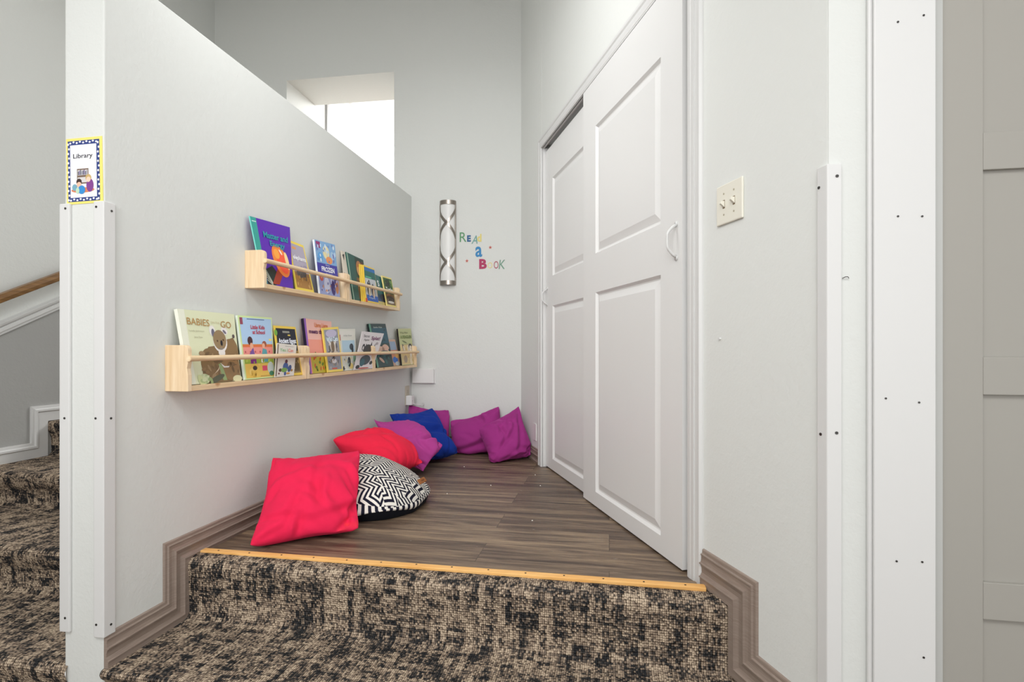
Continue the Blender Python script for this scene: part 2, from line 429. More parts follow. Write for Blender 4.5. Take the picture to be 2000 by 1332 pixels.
# bright upper room seen through the opening
WH = mat((240, 240, 238), .8, 0, 'upper_room_white')
m = MB()
m.box((-2.72, 4.25, .8), (-2.6, 9, 3.3), WH); m.box((-2.72, 9, .8), (1.2, 9.1, 3.3), WH)
m.box((1.1, 4.3, .8), (1.2, 9, 3.3), WH)
struct(m.build('wall_upper'), 'bright white walls of the upper room beyond the opening', 'wall')
m = MB(); m.box((-2.72, 4.26, 3.22), (1.2, 9.1, 3.3), wall_paint('upper_ceiling_texture', (238, 238, 236)))
struct(m.build('ceiling_upper'), 'textured white ceiling of the upper room', 'ceiling')
m = MB(); m.box((-2.72, 4.26, .8), (1.2, 9.1, .9), mat((120, 104, 90), .9, 0, 'upper_floor'))
struct(m.build('floor_upper'), 'floor of the upper room', 'floor')
m = MB(); m.box((-2.6, 4.66, .9), (-2.578, 4.69, 3.22), mat((150, 150, 150), .5))
struct(m.build('trim_1'), 'thin grey vertical trim strip in the upper room', 'trim')

# platform floor
m = MB(); m.prism([(XL, 1.70), (.30, 1.70), (.47, 1.80), (-.44, 3.90), (XL, 3.90)], -.12, 0, M_PLANK)
struct(m.build('floor'), 'grey brown wood plank floor of the reading nook', 'floor')

# carpets: profile swept along X with UV in metres
def sweep_carpet(name, prof, x0, x1, nx, label, warp=lambda x: 0.0):
    me = bpy.data.meshes.new(name); bm = bmesh.new(); uvl = bm.loops.layers.uv.new('UVMap')
    L = [0]
    for a, b in zip(prof, prof[1:]): L.append(L[-1]+math.dist(a, b))
    rows = [[bm.verts.new((x0+(x1-x0)*i/nx, p[0]+warp(x0+(x1-x0)*i/nx), p[1])) for i in range(nx+1)] for p in prof]
    for j in range(len(prof)-1):
        for i in range(nx):
            f = bm.faces.new((rows[j][i], rows[j][i+1], rows[j+1][i+1], rows[j+1][i])); f.smooth = True
            for lp, (ii, jj) in zip(f.loops, ((i, j), (i+1, j), (i+1, j+1), (i, j+1))): lp[uvl].uv = (x0+(x1-x0)*ii/nx+5, L[jj]+3)
    bm.normal_update(); bm.to_mesh(me); bm.free(); me.materials.append(M_CARPET)
    o = bpy.data.objects.new(name, me); COL.objects.link(o)
    return struct(o, label, 'carpet')
def nose(y, z, r=.02, out=.018, n=7):
    # rounded carpet nosing: tread at height z arrives from +Y, turns down at y
    return [(y+r-r*math.sin(a), z-r+r*math.cos(a)) for a in [math.pi/2*i/n for i in range(n+1)]] + [(y+.004, z-r*1.8), (y+out, z-r*3.0)]
prof = [(1.725, .0005), (1.692, .007)] + nose(1.640, .006, .034, .004) + [(1.646, -.12), (1.648, FL+.02), (1.636, FL+.004), (1.60, FL), (1.42, FL)] + nose(1.324, FL, .013) + [(1.334, -.29), (1.336, FL2+.02), (1.325, FL2+.004), (1.25, FL2), (.6, FL2), (-.5, FL2), (-2.6, FL2)]
sweep_carpet('floor_carpet', prof, XL, 2.6, 8, 'tan and charcoal loop carpet on floor and step riser', lambda x: -.028*min(1, (x-XL)/1.78))
prof = [(3.9, .9), (3.62, .9)]
stp = [(3.62, .9), (3.25, .71), (2.88, .52), (2.50, .33), (2.12, .139), (1.69, -.023)]
prof = [(3.95, .9)]
for i, (yy, zz) in enumerate(stp):
    zb = stp[i+1][1] if i+1 < len(stp) else FL
    prof += nose(yy-.012, zz, .024) + [(yy+.014, (zz+zb)/2), (yy+.016, zb+.015), (yy, zb+.002)]
prof += nose(1.328, FL, .024) + [(1.346, -.29), (1.348, FL2+.02), (1.335, FL2+.004), (1.30, FL2), (.5, FL2), (-2.6, FL2)]
sweep_carpet('floor_stairs', prof, -3.05, XLB+.012, 6, 'brown loop carpet on the stairs left of the partition')
# under the partition end and beyond: thin continuation of the same carpet
sweep_carpet('floor_threshold', [(YF+.01, FL2), (-2.6, FL2)], XLB-.001, XL+.001, 1, 'carpet strip in front of the partition end')

# wood strip between plank floor and carpet
ts = thing('threshold_strip', 'unpainted yellow pine strip between wood floor and carpeted step', 'threshold', (-.55, 1.71, 0))
m = MB(); m.box((-1.425, 1.694, 0.001), (.285, 1.722, .013), M_STRIP); m.build('strip', ts, bevel=.002)
for i in range(14):
    m = MB(); m.cyl((-1.36+i*.122, 1.708+random.uniform(-.004, .004), .0125), (0, 0, 1), .0032, .0012, mat((40, 34, 30), .6), 8); m.build('nail', ts)
# crumbs on the plank floor
for i, (x, y) in enumerate([(-.88, 3.24), (-.62, 2.82), (-.36, 2.86), (-.32, 2.27), (-.80, 2.62), (-.42, 3.10)]):
    m = MB(); m.add([(x-.004, y, .001), (x, y-.003, .001), (x+.004, y+.001, .001), (x, y+.003, .001), (x, y, .005)], [(0, 1, 4), (1, 2, 4), (2, 3, 4), (3, 0, 4)], mat((236, 232, 224), .8))
    tag(m.build('crumb', origin=(x, y, 0)), 'tiny white crumb scattered on the plank floor', 'crumb', 'crumbs on the plank floor')

# ------------------------------------------------------------------ baseboards (profile swept along a path in the wall plane, mitred)
PROF = [(0, .0), (0, .014), (.022, .014), (.0235, .0175), (.026, .0175), (.0275, .0125), (.036, .008), (.048, .0085), (.058, .0125), (.0615, .017), (.064, .017), (.0655, .0115), (.074, .0095), (.083, .0095), (.085, .0115), (.088, .0115), (.090, .006), (.098, .006), (.1005, .0045), (.102, 0)]
def moulding(path, wfun, mt, prof=PROF, flip=1, sw=1.0, st=1.0):
    # path: polyline of the INNER (lower) edge in wall coordinates, the profile extends to the left of travel * flip
    n = len(path); m = MB(wfun); vs = []; fs = []; k = len(prof)
    P = [np.array(p, float) for p in path]
    for i in range(n):
        d0 = P[i]-P[i-1] if i else P[1]-P[0]; d1 = P[i+1]-P[i] if i < n-1 else P[-1]-P[-2]
        d0 = d0/np.linalg.norm(d0); d1 = d1/np.linalg.norm(d1)
        n0 = np.array([-d0[1], d0[0]])*flip; n1 = np.array([-d1[1], d1[0]])*flip
        mi = (n0+n1); mi = mi/np.dot(mi, n0) if np.linalg.norm(mi) > 1e-6 else n0
        for a, b in prof: q = P[i]+mi*a*sw; vs.append((q[0], q[1], b*st))
    for i in range(n-1):
        for j in range(k-1): fs.append((i*k+j, (i+1)*k+j, (i+1)*k+j+1, i*k+j+1))
    fs += [tuple(range(k)), tuple(range((n-1)*k+k-1, (n-1)*k-1, -1))]
    m.add(vs, fs, mt); return m
# left: travels +Y, inner edge z = -0.012 on platform, -0.197 on the floor
b = moulding([(YF, FL-.004), (1.650, FL-.004), (1.650, -.014), (3.82, -.012)], LW, M_TAUPE)
struct(b.build('baseboard_left'), 'taupe moulded baseboard stepping up the partition', 'baseboard')
b = moulding([(.0005, .003), (.140, .003), (.140, FL+.012), (.48, FL+.012)], RW(-.015), M_TAUPE, sw=1.08)
struct(b.build('baseboard_right'), 'taupe moulded baseboard stepping down beside the closet', 'baseboard')
b = moulding([(.0, -.012), (.84, -.012)], BW, M_TAUPE)
struct(b.build('baseboard_back'), 'taupe baseboard along the back wall behind the pillows', 'baseboard')
b = moulding([(-2.27, -.012), (-1.80, -.012)], RW(-.015), M_TAUPE)
struct(b.build('baseboard_corner'), 'short taupe baseboard between corner and closet casing', 'baseboard')
SP = [(0, 0), (0, .012), (.052, .012), (.056, .018), (.066, .018), (.072, .012), (.085, .010), (.086, 0)]
m = moulding([(1.30, FL+.03), (1.62, FL+.03), (1.62, -.023+.015), (2.03, -.023+.015), (2.03, .137), (2.488, .137), (2.488, .332), (2.86, .332), (2.86, .52), (3.2, .52), (3.2, .71), (3.6, .71)], PF((-3.05, 0, 0), (0, 1, 0), Z3, (1, 0, 0)), M_WHITE, SP)
struct(m.build('baseboard_stairs'), 'white stepped skirting following the stairs', 'baseboard')
# sloping chair rail
CR = [(0, 0), (0, .014), (.012, .014), (.016, .024), (.030, .024), (.034, .017), (.044, .030), (.055, .034), (.060, .034), (.062, 0)]
pa = [(.9, rail_z(.9)-.028), (3.8, rail_z(3.8)-.028)]
m = moulding(pa, PF((-3.05, 0, 0), (0, 1, 0), Z3, (1, 0, 0)), M_WHITE, CR)
struct(m.build('trim_2'), 'white moulded chair rail sloping up the stairwell wall', 'trim')

# handrail
hr = thing('handrail', 'brown wooden handrail sloping up the stairwell wall', 'handrail', (-2.98, 2.3, 1.0))
def hz(y): return 1.0+.505*(y-2.28)+.018
ang = math.atan(.505)
m = MB(); sec = [(-.02, -.02), (.02, -.02), (.024, 0), (.018, .02), (-.018, .02), (-.024, 0)]
vs = []
for y in (.9, 2.66):
    for a, bb in sec: vs.append((-2.975+a, y-bb*math.sin(ang), hz(y)+bb*math.cos(ang)))
m.add(vs, [(i, (i+1) % 6, 6+(i+1) % 6, 6+i) for i in range(6)]+[(5, 4, 3, 2, 1, 0), (6, 7, 8, 9, 10, 11)], M_OAK); m.build('rail', hr, bevel=.004)
m = MB(); m.box((-3.05, 2.60, hz(2.62)-.085), (-3.042, 2.64, hz(2.62)-.03), M_DARK)
m.tube([(-3.045, 2.62, hz(2.62)-.055), (-2.99, 2.62, hz(2.62)-.05), (-2.975, 2.62, hz(2.62)-.02)], .006, M_DARK); m.build('bracket', hr)

# ------------------------------------------------------------------ closet: casing, header, sliding doors
m = MB(RW(0))
cas = [(0, 0), (0, .004), (.006, .015), (.014, .015), (.022, .011), (.040, .010), (.046, .014), (.056, .014), (.06, .006), (.06, 0)]
m = moulding([(-.07, .0), (-.07, 1.97), (-1.735, 1.97), (-1.735, 0)], RW(-.015), M_WHITE, cas, flip=-1, sw=1.15)
struct(m.build('trim_3'), 'white moulded casing around the sliding closet doors', 'trim')
m = MB(RW(0))
m.box((-1.765, 0, -.135), (-1.735, 1.97, -.001), M_WHITE)
m.box((-.07, 0, -.135), (-.035, 1.97, -.001), M_WHITE)
m.box((-1.765, 1.97, -.028), (-.035, 2.0, -.001), M_WHITE)
m.box((-1.765, 1.955, -.135), (-.035, 2.0, -.115), M_DARK)  # black bar puts shade into the gap above the doors
struct(m.build('trim_4'), 'white jamb lining of the closet opening', 'trim')

def door_panel(mb, x0, y0, x1, y1, mt):
    # moulded raised panel in a hole: lip down, slope up to the centre field
    rings = [(0, 0), (.010, -.010), (.015, -.011), (.045, -.002), (.047, -.002)]
    vs = []; fs = []
    for d, z in rings: vs += [(x0+d, y0+d, z), (x1-d, y0+d, z), (x1-d, y1-d, z), (x0+d, y1-d, z)]
    for r in range(len(rings)-1):
        for i in range(4): fs.append((r*4+i, r*4+(i+1) % 4, (r+1)*4+(i+1) % 4, (r+1)*4+i))
    k = (len(rings)-1)*4; fs.append((k, k+1, k+2, k+3))
    mb.add(vs, fs, mt)
def sliding_door(name, s0, s1, face, px0, px1, zt, label):
    xf = RW(face)
    base = P0+T*((s0+s1)/2)+N*face
    d = thing(name, label, 'door', (base[0], base[1], .008)); d['kind'] = 'structure'
    m = MB(xf); X0, X1 = -s1, -s0; zb = .008
    pan = [(-px1, .073, -px0, .985), (-px1, 1.163, -px0, 1.747)]
    a, b_ = -px1, -px0
    def q(x0, y0, x1, y1): m.add([(x0, y0, 0), (x1, y0, 0), (x1, y1, 0), (x0, y1, 0)], [(0, 1, 2, 3)], M_DOOR)
    q(X0, zb, a, zt); q(b_, zb, X1, zt); q(a, zb, b_, .073); q(a, .985, b_, 1.163); q(a, 1.747, b_, zt)
    for p in pan: door_panel(m, *p, M_DOOR)
    t = -.030
    m.add([(X0, zb, 0), (X1, zb, 0), (X1, zt, 0), (X0, zt, 0), (X0, zb, t), (X1, zb, t), (X1, zt, t), (X0, zt, t)],
          [(4, 7, 6, 5), (0, 4, 5, 1), (1, 5, 6, 2), (2, 6, 7, 3), (3, 7, 4, 0)], M_DOOR)
    m.build('panel', d)
    return d, xf
def pull(d, xf, s, z0, z1):
    m = MB(xf); path = []
    n = 16
    for i in range(n+1):
        t = i/n; path.append((-s, z0+(z1-z0)*t, .004+.030*min(1, math.sin(math.pi*t)*1.25)**.8))
    path[0] = (-s, z0, .002); path[-1] = (-s, z1, .002)
    m.tube(path, [.0042+.0015*abs(1-2*i/n)**2 for i in range(n+1)], M_WHITE, 10)
    for z in (z0-.004, z1+.004): m.cyl((-s, z, 0), (0, 0, 1), .0085, .004, M_WHITE, 14)
    m.build('handle', d, smooth=True, label='small white arched pull handle')
d1, xf1 = sliding_door('door_1', .100, .998, -.001, .241, .843, 1.966, 'white two panel sliding closet door in front')
pull(d1, xf1, .135, 1.03, 1.135)
d2, xf2 = sliding_door('door_2', .88, 1.733, -.034, 1.02, 1.598, 1.945, 'white two panel sliding closet door behind the front one')
pull(d2, xf2, 1.70, 1.00, 1.095)

# ------------------------------------------------------------------ right side: casing board, grey shaker door
YB = cy
m = MB(); m.box((.560, YB-.018, FL2), (.679, YB, CEIL-.02), M_WHITE)
tb = thing('trim_board', 'wide white board screwed to the wall between corner and grey door', 'trim board', (.62, YB, FL2)); tb['kind'] = 'structure'
m.build('board', tb, bevel=.0025)
def scr(parent, xf, x, y, r=.0034, n='screw', z=0):
    m = MB(xf); m.cyl((x, y, z-.001), (0, 0, 1), r, .0022, M_SCREW, 12)
    m.box((x-r*.75, y-r*.14, z+.0011), (x+r*.75, y+r*.14, z+.0014), M_DARK); m.build(n, parent)
fr = PF((0, YB-.018, 0), (1, 0, 0), Z3, (0, -1, 0))
def at_y(px, py, Y):
    u = (px-1000)/1060; F = (-math.sin(YAW), math.cos(YAW)); R = (math.cos(YAW), math.sin(YAW))
    dx, dy = F[0]+R[0]*u, F[1]+R[1]*u; d = Y/dy
    return dx*d, CAM_Z+(683-py)/1060*d
for px, py in ((1753.6, 43), (1804, 30), (1753.7, 422.5), (1801, 422.5), (1730, 778), (1795, 786), (1751, 1096), (1801, 1097.5), (1804, 1284)):
    X, Z = at_y(px, py, YB-.018); scr(tb, fr, X, Z, .0022)
m = MB(); m.box((.6825, YB-.004, FL2), (.699, YB+.03, 2.1), M_JAMB)
m.box((.6792, YB-.001, FL2), (.6825, YB+.028, 2.1), M_DARK)  # black strip paints the shade of the gap beside the board
struct(m.build('trim_5'), 'pale grey jamb strip beside the grey door', 'trim')
m = MB(); m.box((.551, YB-.012, FL2), (.5605, YB, CEIL-.02), M_WHITE)
struct(m.build('trim_6', bevel=.004), 'thin white bead along the wide board', 'trim')
gd = thing('door_3', 'warm grey panelled door at the right edge', 'door', (1.07, YB+.02, FL2+.01)); gd['kind'] = 'structure'
m = MB(); yf = YB+.008
m.box((.699, yf, FL2+.01), (.782, yf+.035, 2.1), M_GREYDOOR); m.build('stile', gd, bevel=.0015)
m = MB(); m.box((1.36, yf, FL2+.01), (1.44, yf+.035, 2.1), M_GREYDOOR); m.build('stile', gd, bevel=.0015)
for z0, z1 in ((FL2+.01, -.26), (.150, .229), (.627, .707), (1.105, 1.184), (1.60, 1.68), (2.0, 2.1)):
    m = MB(); m.box((.782, yf, z0), (1.36, yf+.035, z1), M_GREYDOOR); m.build('rail', gd, bevel=.0015)
m = MB(); m.box((.78, yf+.009, FL2+.02), (1.37, yf+.028, 2.09), M_GREYDOOR); m.build('recessed_panel', gd)

# ------------------------------------------------------------------ corner guards
def guard(label, corner, da, db, wa, wb, z0, z1, screws, grp):
    # L profile around an outside corner; da, db unit directions of the two flanges (away from the corner)
    c = np.array([corner[0], corner[1], 0.]); da = np.array([*da, 0.]); db = np.array([*db, 0.]); t = .009
    # outward normals
    na = -db if abs(np.dot(da, db)) < .2 else -(db-da*np.dot(da, db)); na = na/np.linalg.norm(na)
    nb = -(da-db*np.dot(da, db)); nb = nb/np.linalg.norm(nb)
    g = thing('corner_guard', label, 'corner guard', (c[0], c[1], z0), grp)
    # outer corner point
    A = np.array([[na[0], na[1]], [nb[0], nb[1]]]); o = np.linalg.solve(A, [t, t]); oc = c+np.array([o[0], o[1], 0])
    pts = [c, c+da*wa, c+da*wa+na*t, oc, c+db*wb+nb*t, c+db*wb]
    p2 = [(p[0], p[1]) for p in pts]
    ar = sum(p2[i][0]*p2[(i+1) % 6][1]-p2[(i+1) % 6][0]*p2[i][1] for i in range(6))
    if ar < 0: p2 = p2[::-1]
    m = MB(); m.prism(p2, z0, z1, M_WHITE); m.build('moulding', g, bevel=.0025)
    for which, along, z in screws:
        dd, nn = (da, na) if which == 'a' else (db, nb)
        xf = PF(c+nn*t, dd, Z3, nn) if np.dot(np.cross(dd, Z3), nn) > 0 else PF(c+nn*t, -dd, Z3, nn)
        sg = 1 if np.dot(np.cross(dd, Z3), nn) > 0 else -1
        scr(g, xf, sg*along, z, .0034)
    return g
zt, zb = 1.15, -.108
guard('white corner guard on the left edge of the partition end', (XLB, YF), (1, 0), (0, 1), .026, .02, zb+.006, zt, [('a', .013, 1.135), ('a', .010, .523), ('a', .012, -.06)], None)
guard('white corner guard on partition end beside the taupe baseboard', (XL, YF), (-1, 0), (0, 1), .026, .030, zb, zt+.002, [('a', .016, 1.135), ('a', .018, .525), ('a', .016, -.07), ('b', .016, 1.128), ('b', .014, .523), ('b', .014, -.078)], None)
guard('tall white corner guard on the right wall corner near the light switch', (cx, cy), (T[0], T[1]), (1, 0), .024, .024, FL+.01, 1.131, [('a', .017, 1.085), ('a', .012, .535), ('b', .014, 1.103), ('b', .013, .541)], None)
# loose dark thread beside the right guard, nail with white head on the wall
X, Z = at_y(1650, 543, YB)
m = MB(); m.tube([(X-.006, YB-.002, Z-.001), (X-.001, YB-.006, Z+.002), (X+.004, YB-.006, Z+.002), (X+.007, YB-.003, Z-.001)], .0008, mat((70, 66, 64), .7), 6)
tag(m.build('wire_snippet', origin=(X, YB, Z)), 'tiny dark curled wire sticking out beside the right corner guard', 'wire')
m = MB(RW(-.015)); m.cyl((.085, .755, 0), (0, 0, 1), .003, .006, M_WHITE, 10); q = RW(-.015)((.085, .755, 0))
tag(m.build('wall_nail', origin=tuple(q)), 'small white nail head in the wall below the light switch', 'nail')

# ------------------------------------------------------------------ light switch
cen = RW(-.015)((.132, 1.14, 0))
sw = thing('light_switch', 'ivory double light switch plate on the wall right of the closet', 'light switch', cen)
IV = mat((232, 229, 216), .35, 0, 'ivory_plastic'); xf = RW(-.015)
m = MB(xf); m.box((.074, 1.083, 0), (.192, 1.197, .0065), IV); m.build('cover_plate', sw, bevel=.003)
for x in (.110, .156):
    m = MB(xf); m.box((x-.005, 1.128, .006), (x+.005, 1.152, .0068), mat((120, 100, 70), .6)); 
    m.add([(x-.004, 1.131, .006), (x+.004, 1.131, .006), (x+.004, 1.149, .006), (x-.004, 1.149, .006), (x-.0035, 1.141, .019), (x+.0035, 1.141, .019), (x+.0035, 1.148, .018), (x-.0035, 1.148, .018)],
          [(4, 5, 6, 7), (0, 1, 5, 4), (1, 2, 6, 5), (2, 3, 7, 6), (3, 0, 4, 7)], IV); m.build('toggle', sw)
    for z in (1.110, 1.170):
        m = MB(xf); m.cyl((x, z, .006), (0, 0, 1), .003, .0012, mat((176, 168, 146), .4), 10); m.build('screw', sw)

# ------------------------------------------------------------------ sconce
sx = .279; z0, z1 = 1.195, 1.808; R0 = .061
c0 = BW((sx, 1.5, 0))
sc = thing('wall_sconce', 'half round nickel wall sconce with crossing metal ribbons over white diffuser', 'wall lamp', c0)
def half(m, r0, r1, a, b, mt, depth=.78):
    n = 24; vs = []; fs = []
    for i in range(n+1):
        q = math.pi*i/n; cq, sq = math.cos(q), math.sin(q)
        vs += [(sx-r0*cq, a, r0*sq*depth), (sx-r0*cq, b, r0*sq*depth), (sx-r1*cq, b, r1*sq*depth), (sx-r1*cq, a, r1*sq*depth)]
    for i in range(n):
        for k in range(4): fs.append((i*4+k, (i+1)*4+k, (i+1)*4+(k+1) % 4, i*4+(k+1) % 4))
    m.add(vs, fs, mt)
m = MB(BW); half(m, 0.0, .056, z0+.012, z1-.012, mat((226, 226, 224), .35, 0, 'opal_acrylic')); m.build('diffuser', sc, smooth=False)
for a, b in ((z0, z0+.030), (z1-.030, z1)):
    m = MB(BW); half(m, .050, R0, a, b, M_STEEL); m.build('end_ring', sc)
    m = MB(BW); half(m, .0, .056, a+.004, a+.008, M_STEEL); m.build('end_cap', sc)
for sgn in (-1, 1):
    m = MB(BW); m.box((sx+sgn*(R0-.003)-.0035, z0+.02, 0), (sx+sgn*(R0-.003)+.0035, z1-.02, .012 if sgn > 0 else .006), M_STEEL); m.build('side_rail', sc)
for ph in (0, 1):
    m = MB(BW); vs = []; fs = []; n = 64; wz = .015
    for i in range(n+1):
        t = i/n; zc = z0+.02+(z1-z0-.04)*t
        q = math.pi*(.5+.47*math.cos(2*math.pi*t+math.pi*ph))
        for rr in (R0-.003, R0):
            for dz in (-wz, wz): vs.append((sx-rr*math.cos(q), zc+dz, rr*math.sin(q)*.78))
    for i in range(n):
        a = i*4; b = a+4
        fs += [(a, b, b+1, a+1), (a+3, b+3, b+2, a+2), (a+2, b+2, b, a), (a+1, b+1, b+3, a+3)]
    m.add(vs, fs, M_STEEL); m.build('ribbon', sc, smooth=False)

# ------------------------------------------------------------------ wall letters
def letter(body, x, y, wd, ht, c, bold=0, shear=0, rot=0, nm='wall_letter', lab='', depth=.002):
    p = BW((x-XL, y, 0)); m = MB(BW); m.text(body, x-XL, y, wd, ht, .0, mat(c, .5), bold, depth, shear, rot)
    tag(m.build(nm, origin=tuple(p)), lab, 'wall letter', 'read a book wall letters')
letter('R', -1.073, 1.508, .050, .070, (92, 148, 104), .0, 0, 0, lab='green letter R sticker, first letter beside the sconce')
letter('E', -1.018, 1.508, .028, .047, (40, 92, 140), .05, 0, 0, lab='blue letter E sticker, second letter of the top word')
letter('A', -.985, 1.492, .044, .060, (104, 156, 150), .0, .3, 0, lab='teal swashy letter A sticker in the top word')
letter('d', -.943, 1.506, .032, .056, (222, 206, 120), .03, 0, 0, lab='yellow letter d sticker ending the top word')
letter('a', -.956, 1.395, .050, .076, (44, 128, 184), .02, 0, 0, lab='bold blue letter a sticker, alone in the middle')
letter('B', -.928, 1.308, .056, .072, (172, 44, 92), .045, 0, 0, lab='crimson letter B sticker starting the bottom word')
letter('O', -.866, 1.311, .036, .044, (226, 208, 140), .0, 0, 0, lab='pale yellow letter O sticker after the crimson B')
letter('O', -.820, 1.308, .034, .054, (172, 84, 100), .0, 0, 0, lab='rose letter O sticker before the green K')
letter('K', -.784, 1.304, .046, .066, (112, 152, 132), .0, .15, 0, lab='green letter K sticker ending the bottom word')
for (x, y, lab) in ((-.846, 1.462, 'small red flower sticker right of the blue letter a'), (-1.019, 1.369, 'small orange flower sticker left of the crimson letter B')):
    p = BW((x-XL, y, 0)); m = MB(BW); pts = []
    for i in range(10):
        r = .0135 if i % 2 == 0 else .006; q = math.pi/2+i*math.pi/5; pts.append((x-XL+r*math.cos(q), y+r*math.sin(q)))
    m.prism(pts, 0, .002, mat((208, 104, 84), .5)); m.cyl((x-XL, y, .002), (0, 0, 1), .004, .0006, mat((150, 90, 90), .5), 10)
    tag(m.build('flower_sticker', origin=tuple(p)), lab, 'sticker', 'flower stickers beside the wall letters')

# ------------------------------------------------------------------ white box, outlet, plug, cord
PL = mat((226, 225, 224), .4, 0, 'white_plastic')
p = BW((.10, .53, 0)); bx = thing('wall_box', 'white rectangular box on the back wall under the lower shelf end', 'box', p)
m = MB(BW); m.box((.018, .478, 0), (.180, .582, .035), PL); m.build('housing', bx, bevel=.004)
m = MB(BW); m.box((.014, .474, 0), (.186, .586, .007), PL); m.build('back_plate', bx, bevel=.002)
ou = thing('wall_outlet', 'beige outlet plate low on the partition near the back corner', 'outlet', (XL, 3.735, .395))
m = MB(LW); m.box((3.69, .322, 0), (3.765, .462, .006), mat((196, 186, 170), .45)); m.build('cover_plate', ou, bevel=.002)
for z in (.36, .42):
    m = MB(LW); m.box((3.712, z-.014, .006), (3.744, z+.014, .0075), mat((180, 170, 156), .45)); m.build('socket', ou)
pg = thing('power_adapter', 'white plug-in power adapter in the low outlet with cord', 'plug', (XL, 3.71, .35))
m = MB(LW); m.box((3.685, .325, .0065), (3.745, .395, .052), PL); m.build('body', pg, bevel=.007, seg=3)
m = MB(LW); m.cyl((3.7, .357, .0515), (0, 0, 1), .004, .001, mat((150, 150, 148), .4), 10); m.build('indicator', pg)
m = MB(); m.tube([(-1.39, 3.715, .335), (-1.36, 3.74, .325), (-1.345, 3.77, .315), (-1.34, 3.80, .32), (-1.345, 3.808, .335)], .0028, PL, 8); m.build('cord', pg, smooth=True)
# second low outlet on the right wall by the closet
q = RW(-.015)((-1.90, .185, 0))
o2 = thing('wall_outlet', 'white outlet plate low beside the far closet casing', 'outlet', q)
m = MB(RW(-.015)); m.box((-1.945, .135, 0), (-1.872, .245, .006), PL); m.build('cover_plate', o2, bevel=.002)

# ------------------------------------------------------------------ library sign
def at_f(px, py): return at_y(px, py, YF-.001)
sgn = thing('library_sign', 'laminated Library sign with yellow and blue dotted border on the partition end', 'sign', (-1.528, YF, 1.25))
C4 = [at_f(*p) for p in ((129.5, 272), (199.5, 265.5), (201.5, 395), (131, 400))]
TLs, TRs, BRs, BLs = [np.array((x, YF-.0015, z)) for x, z in C4]
sq = QF(TLs, TRs, BRs, BLs)
m = MB(sq)
Yl = mat((244, 226, 120), .4); Nv = mat((44, 62, 128), .4); Wt = mat((240, 240, 246), .4)
m.rect(0, 0, 1, 1, .0, Yl, 1); m.box((0, 0, -.0012), (1, 1, -.0002), Yl)
m.build('backing', sgn)
m = MB(sq); m.rect(.045, .035, .925, .96, .0003, Nv, 1)
for i in range(13):
    y = .065+i*.0705
    for x in (.066, .892): m.ell(x+(.014 if i % 2 else -.008), y, .026, .018, .0005, Wt, n=10)
for i in range(9):
    x = .12+i*.09
    for y in (.063, .932): m.ell(x, y+(.009 if i % 2 else -.006), .030, .015, .0005, Wt, n=10)
m.build('dotted_border', sgn)
m = MB(sq); m.rect(.115, .095, .845, .895, .0007, Wt, 1)
m.build('sheet', sgn)
m = MB(sq); m.text('Library', .20, .67, .54, .09, .0009, mat((24, 24, 28), .5), .012); m.build('lettering', sgn)
m = MB(sq); z = .0009; BR_ = mat((122, 100, 84), .5)
m.rect(.30, .30, .62, .53, z, BR_, 1); m.rect(.32, .43, .60, .51, z+.0002, mat((214, 210, 210), .5), 1); m.rect(.32, .32, .60, .40, z+.0002, mat((214, 210, 210), .5), 1)
for i in range(8):
    m.rect(.33+i*.033, .435, .355+i*.033, .49+.01*(i % 3), z+.0003, mat([(60, 70, 90), (110, 90, 150), (90, 100, 110), (150, 150, 170)][i % 4], .5), 1)
m.ell(.46, .205, .32, .04, z+.0003, mat((216, 132, 92), .5)); m.ell(.66, .27, .10, .10, z+.0005, mat((128, 64, 140), .5))
m.ell(.62, .385, .08, .055, z+.0006, mat((200, 170, 110), .5)); m.ell(.62, .36, .06, .04, z+.0007, mat((240, 206, 184), .5))
m.ell(.36, .33, .075, .05, z+.0006, mat((60, 40, 36), .5)); m.ell(.36, .29, .065, .04, z+.0007, mat((236, 190, 164), .5))
m.ell(.43, .21, .10, .065, z+.0008, mat((52, 140, 208), .5)); m.ell(.24, .25, .07, .05, z+.0008, mat((120, 170, 190), .5)); m.ell(.32, .20, .05, .045, z+.0009, mat((190, 220, 190), .5))
m.build('picture', sgn)

# ------------------------------------------------------------------ pine book shelves
def shelf(label, ya, yb, z0, slope, ends=(0, 0)):
    t = .018; dp = .086; H = .152; L = yb-ya
    g = thing('wall_shelf', label, 'shelf', (XL, (ya+yb)/2, z0), 'pine front-facing book shelves')
    xf = PF((XL, ya, z0), (0, 1, slope), Z3, (1, 0, 0))
    for a in (0, L-t):
        # side outline: (depth, height), rounded upper front corner and dowel notch
        pts = [(0, 0), (dp, 0)]
        pts += [(dp, .055), (dp-.004, .075), (dp, .095), (dp, H-.016)]
        pts += [(dp-.016+.016*math.cos(q), H-.016+.016*math.sin(q)) for q in [math.pi/2*i/5 for i in range(1, 6)]]
        pts += [(0, H)]
        xp = PF(xf((a, 0, 0)), (1, 0, 0), Z3, (0, 1, 0))
        m = MB(xp); m.prism([(p[0], p[1]) for p in pts], 0, t, M_PINEV); m.build('end_panel', g, bevel=.0015)
    m = MB(xf); m.box((t, 0, .0), (L-t, .018, dp-.002), M_PINE); m.build('bottom_board', g, bevel=.0012)
    m = MB(xf); m.tube([(-.004, .108, dp+.006), (L+.004, .108, dp+.006)], .0095, M_PINE, 16); m.build('dowel', g, smooth=False)
    return g
UZ, LZ, SL = .970, .586, .006
uy = [1.955, 2.665, 3.385]; ly = [1.557, 2.272, 2.985, 3.705]
shelf('pine wall shelf, near half of the upper row', uy[0], uy[1]-.001, UZ, SL)
shelf('pine wall shelf, far half of the upper row', uy[1]+.001, uy[2], UZ+SL*.71, SL)
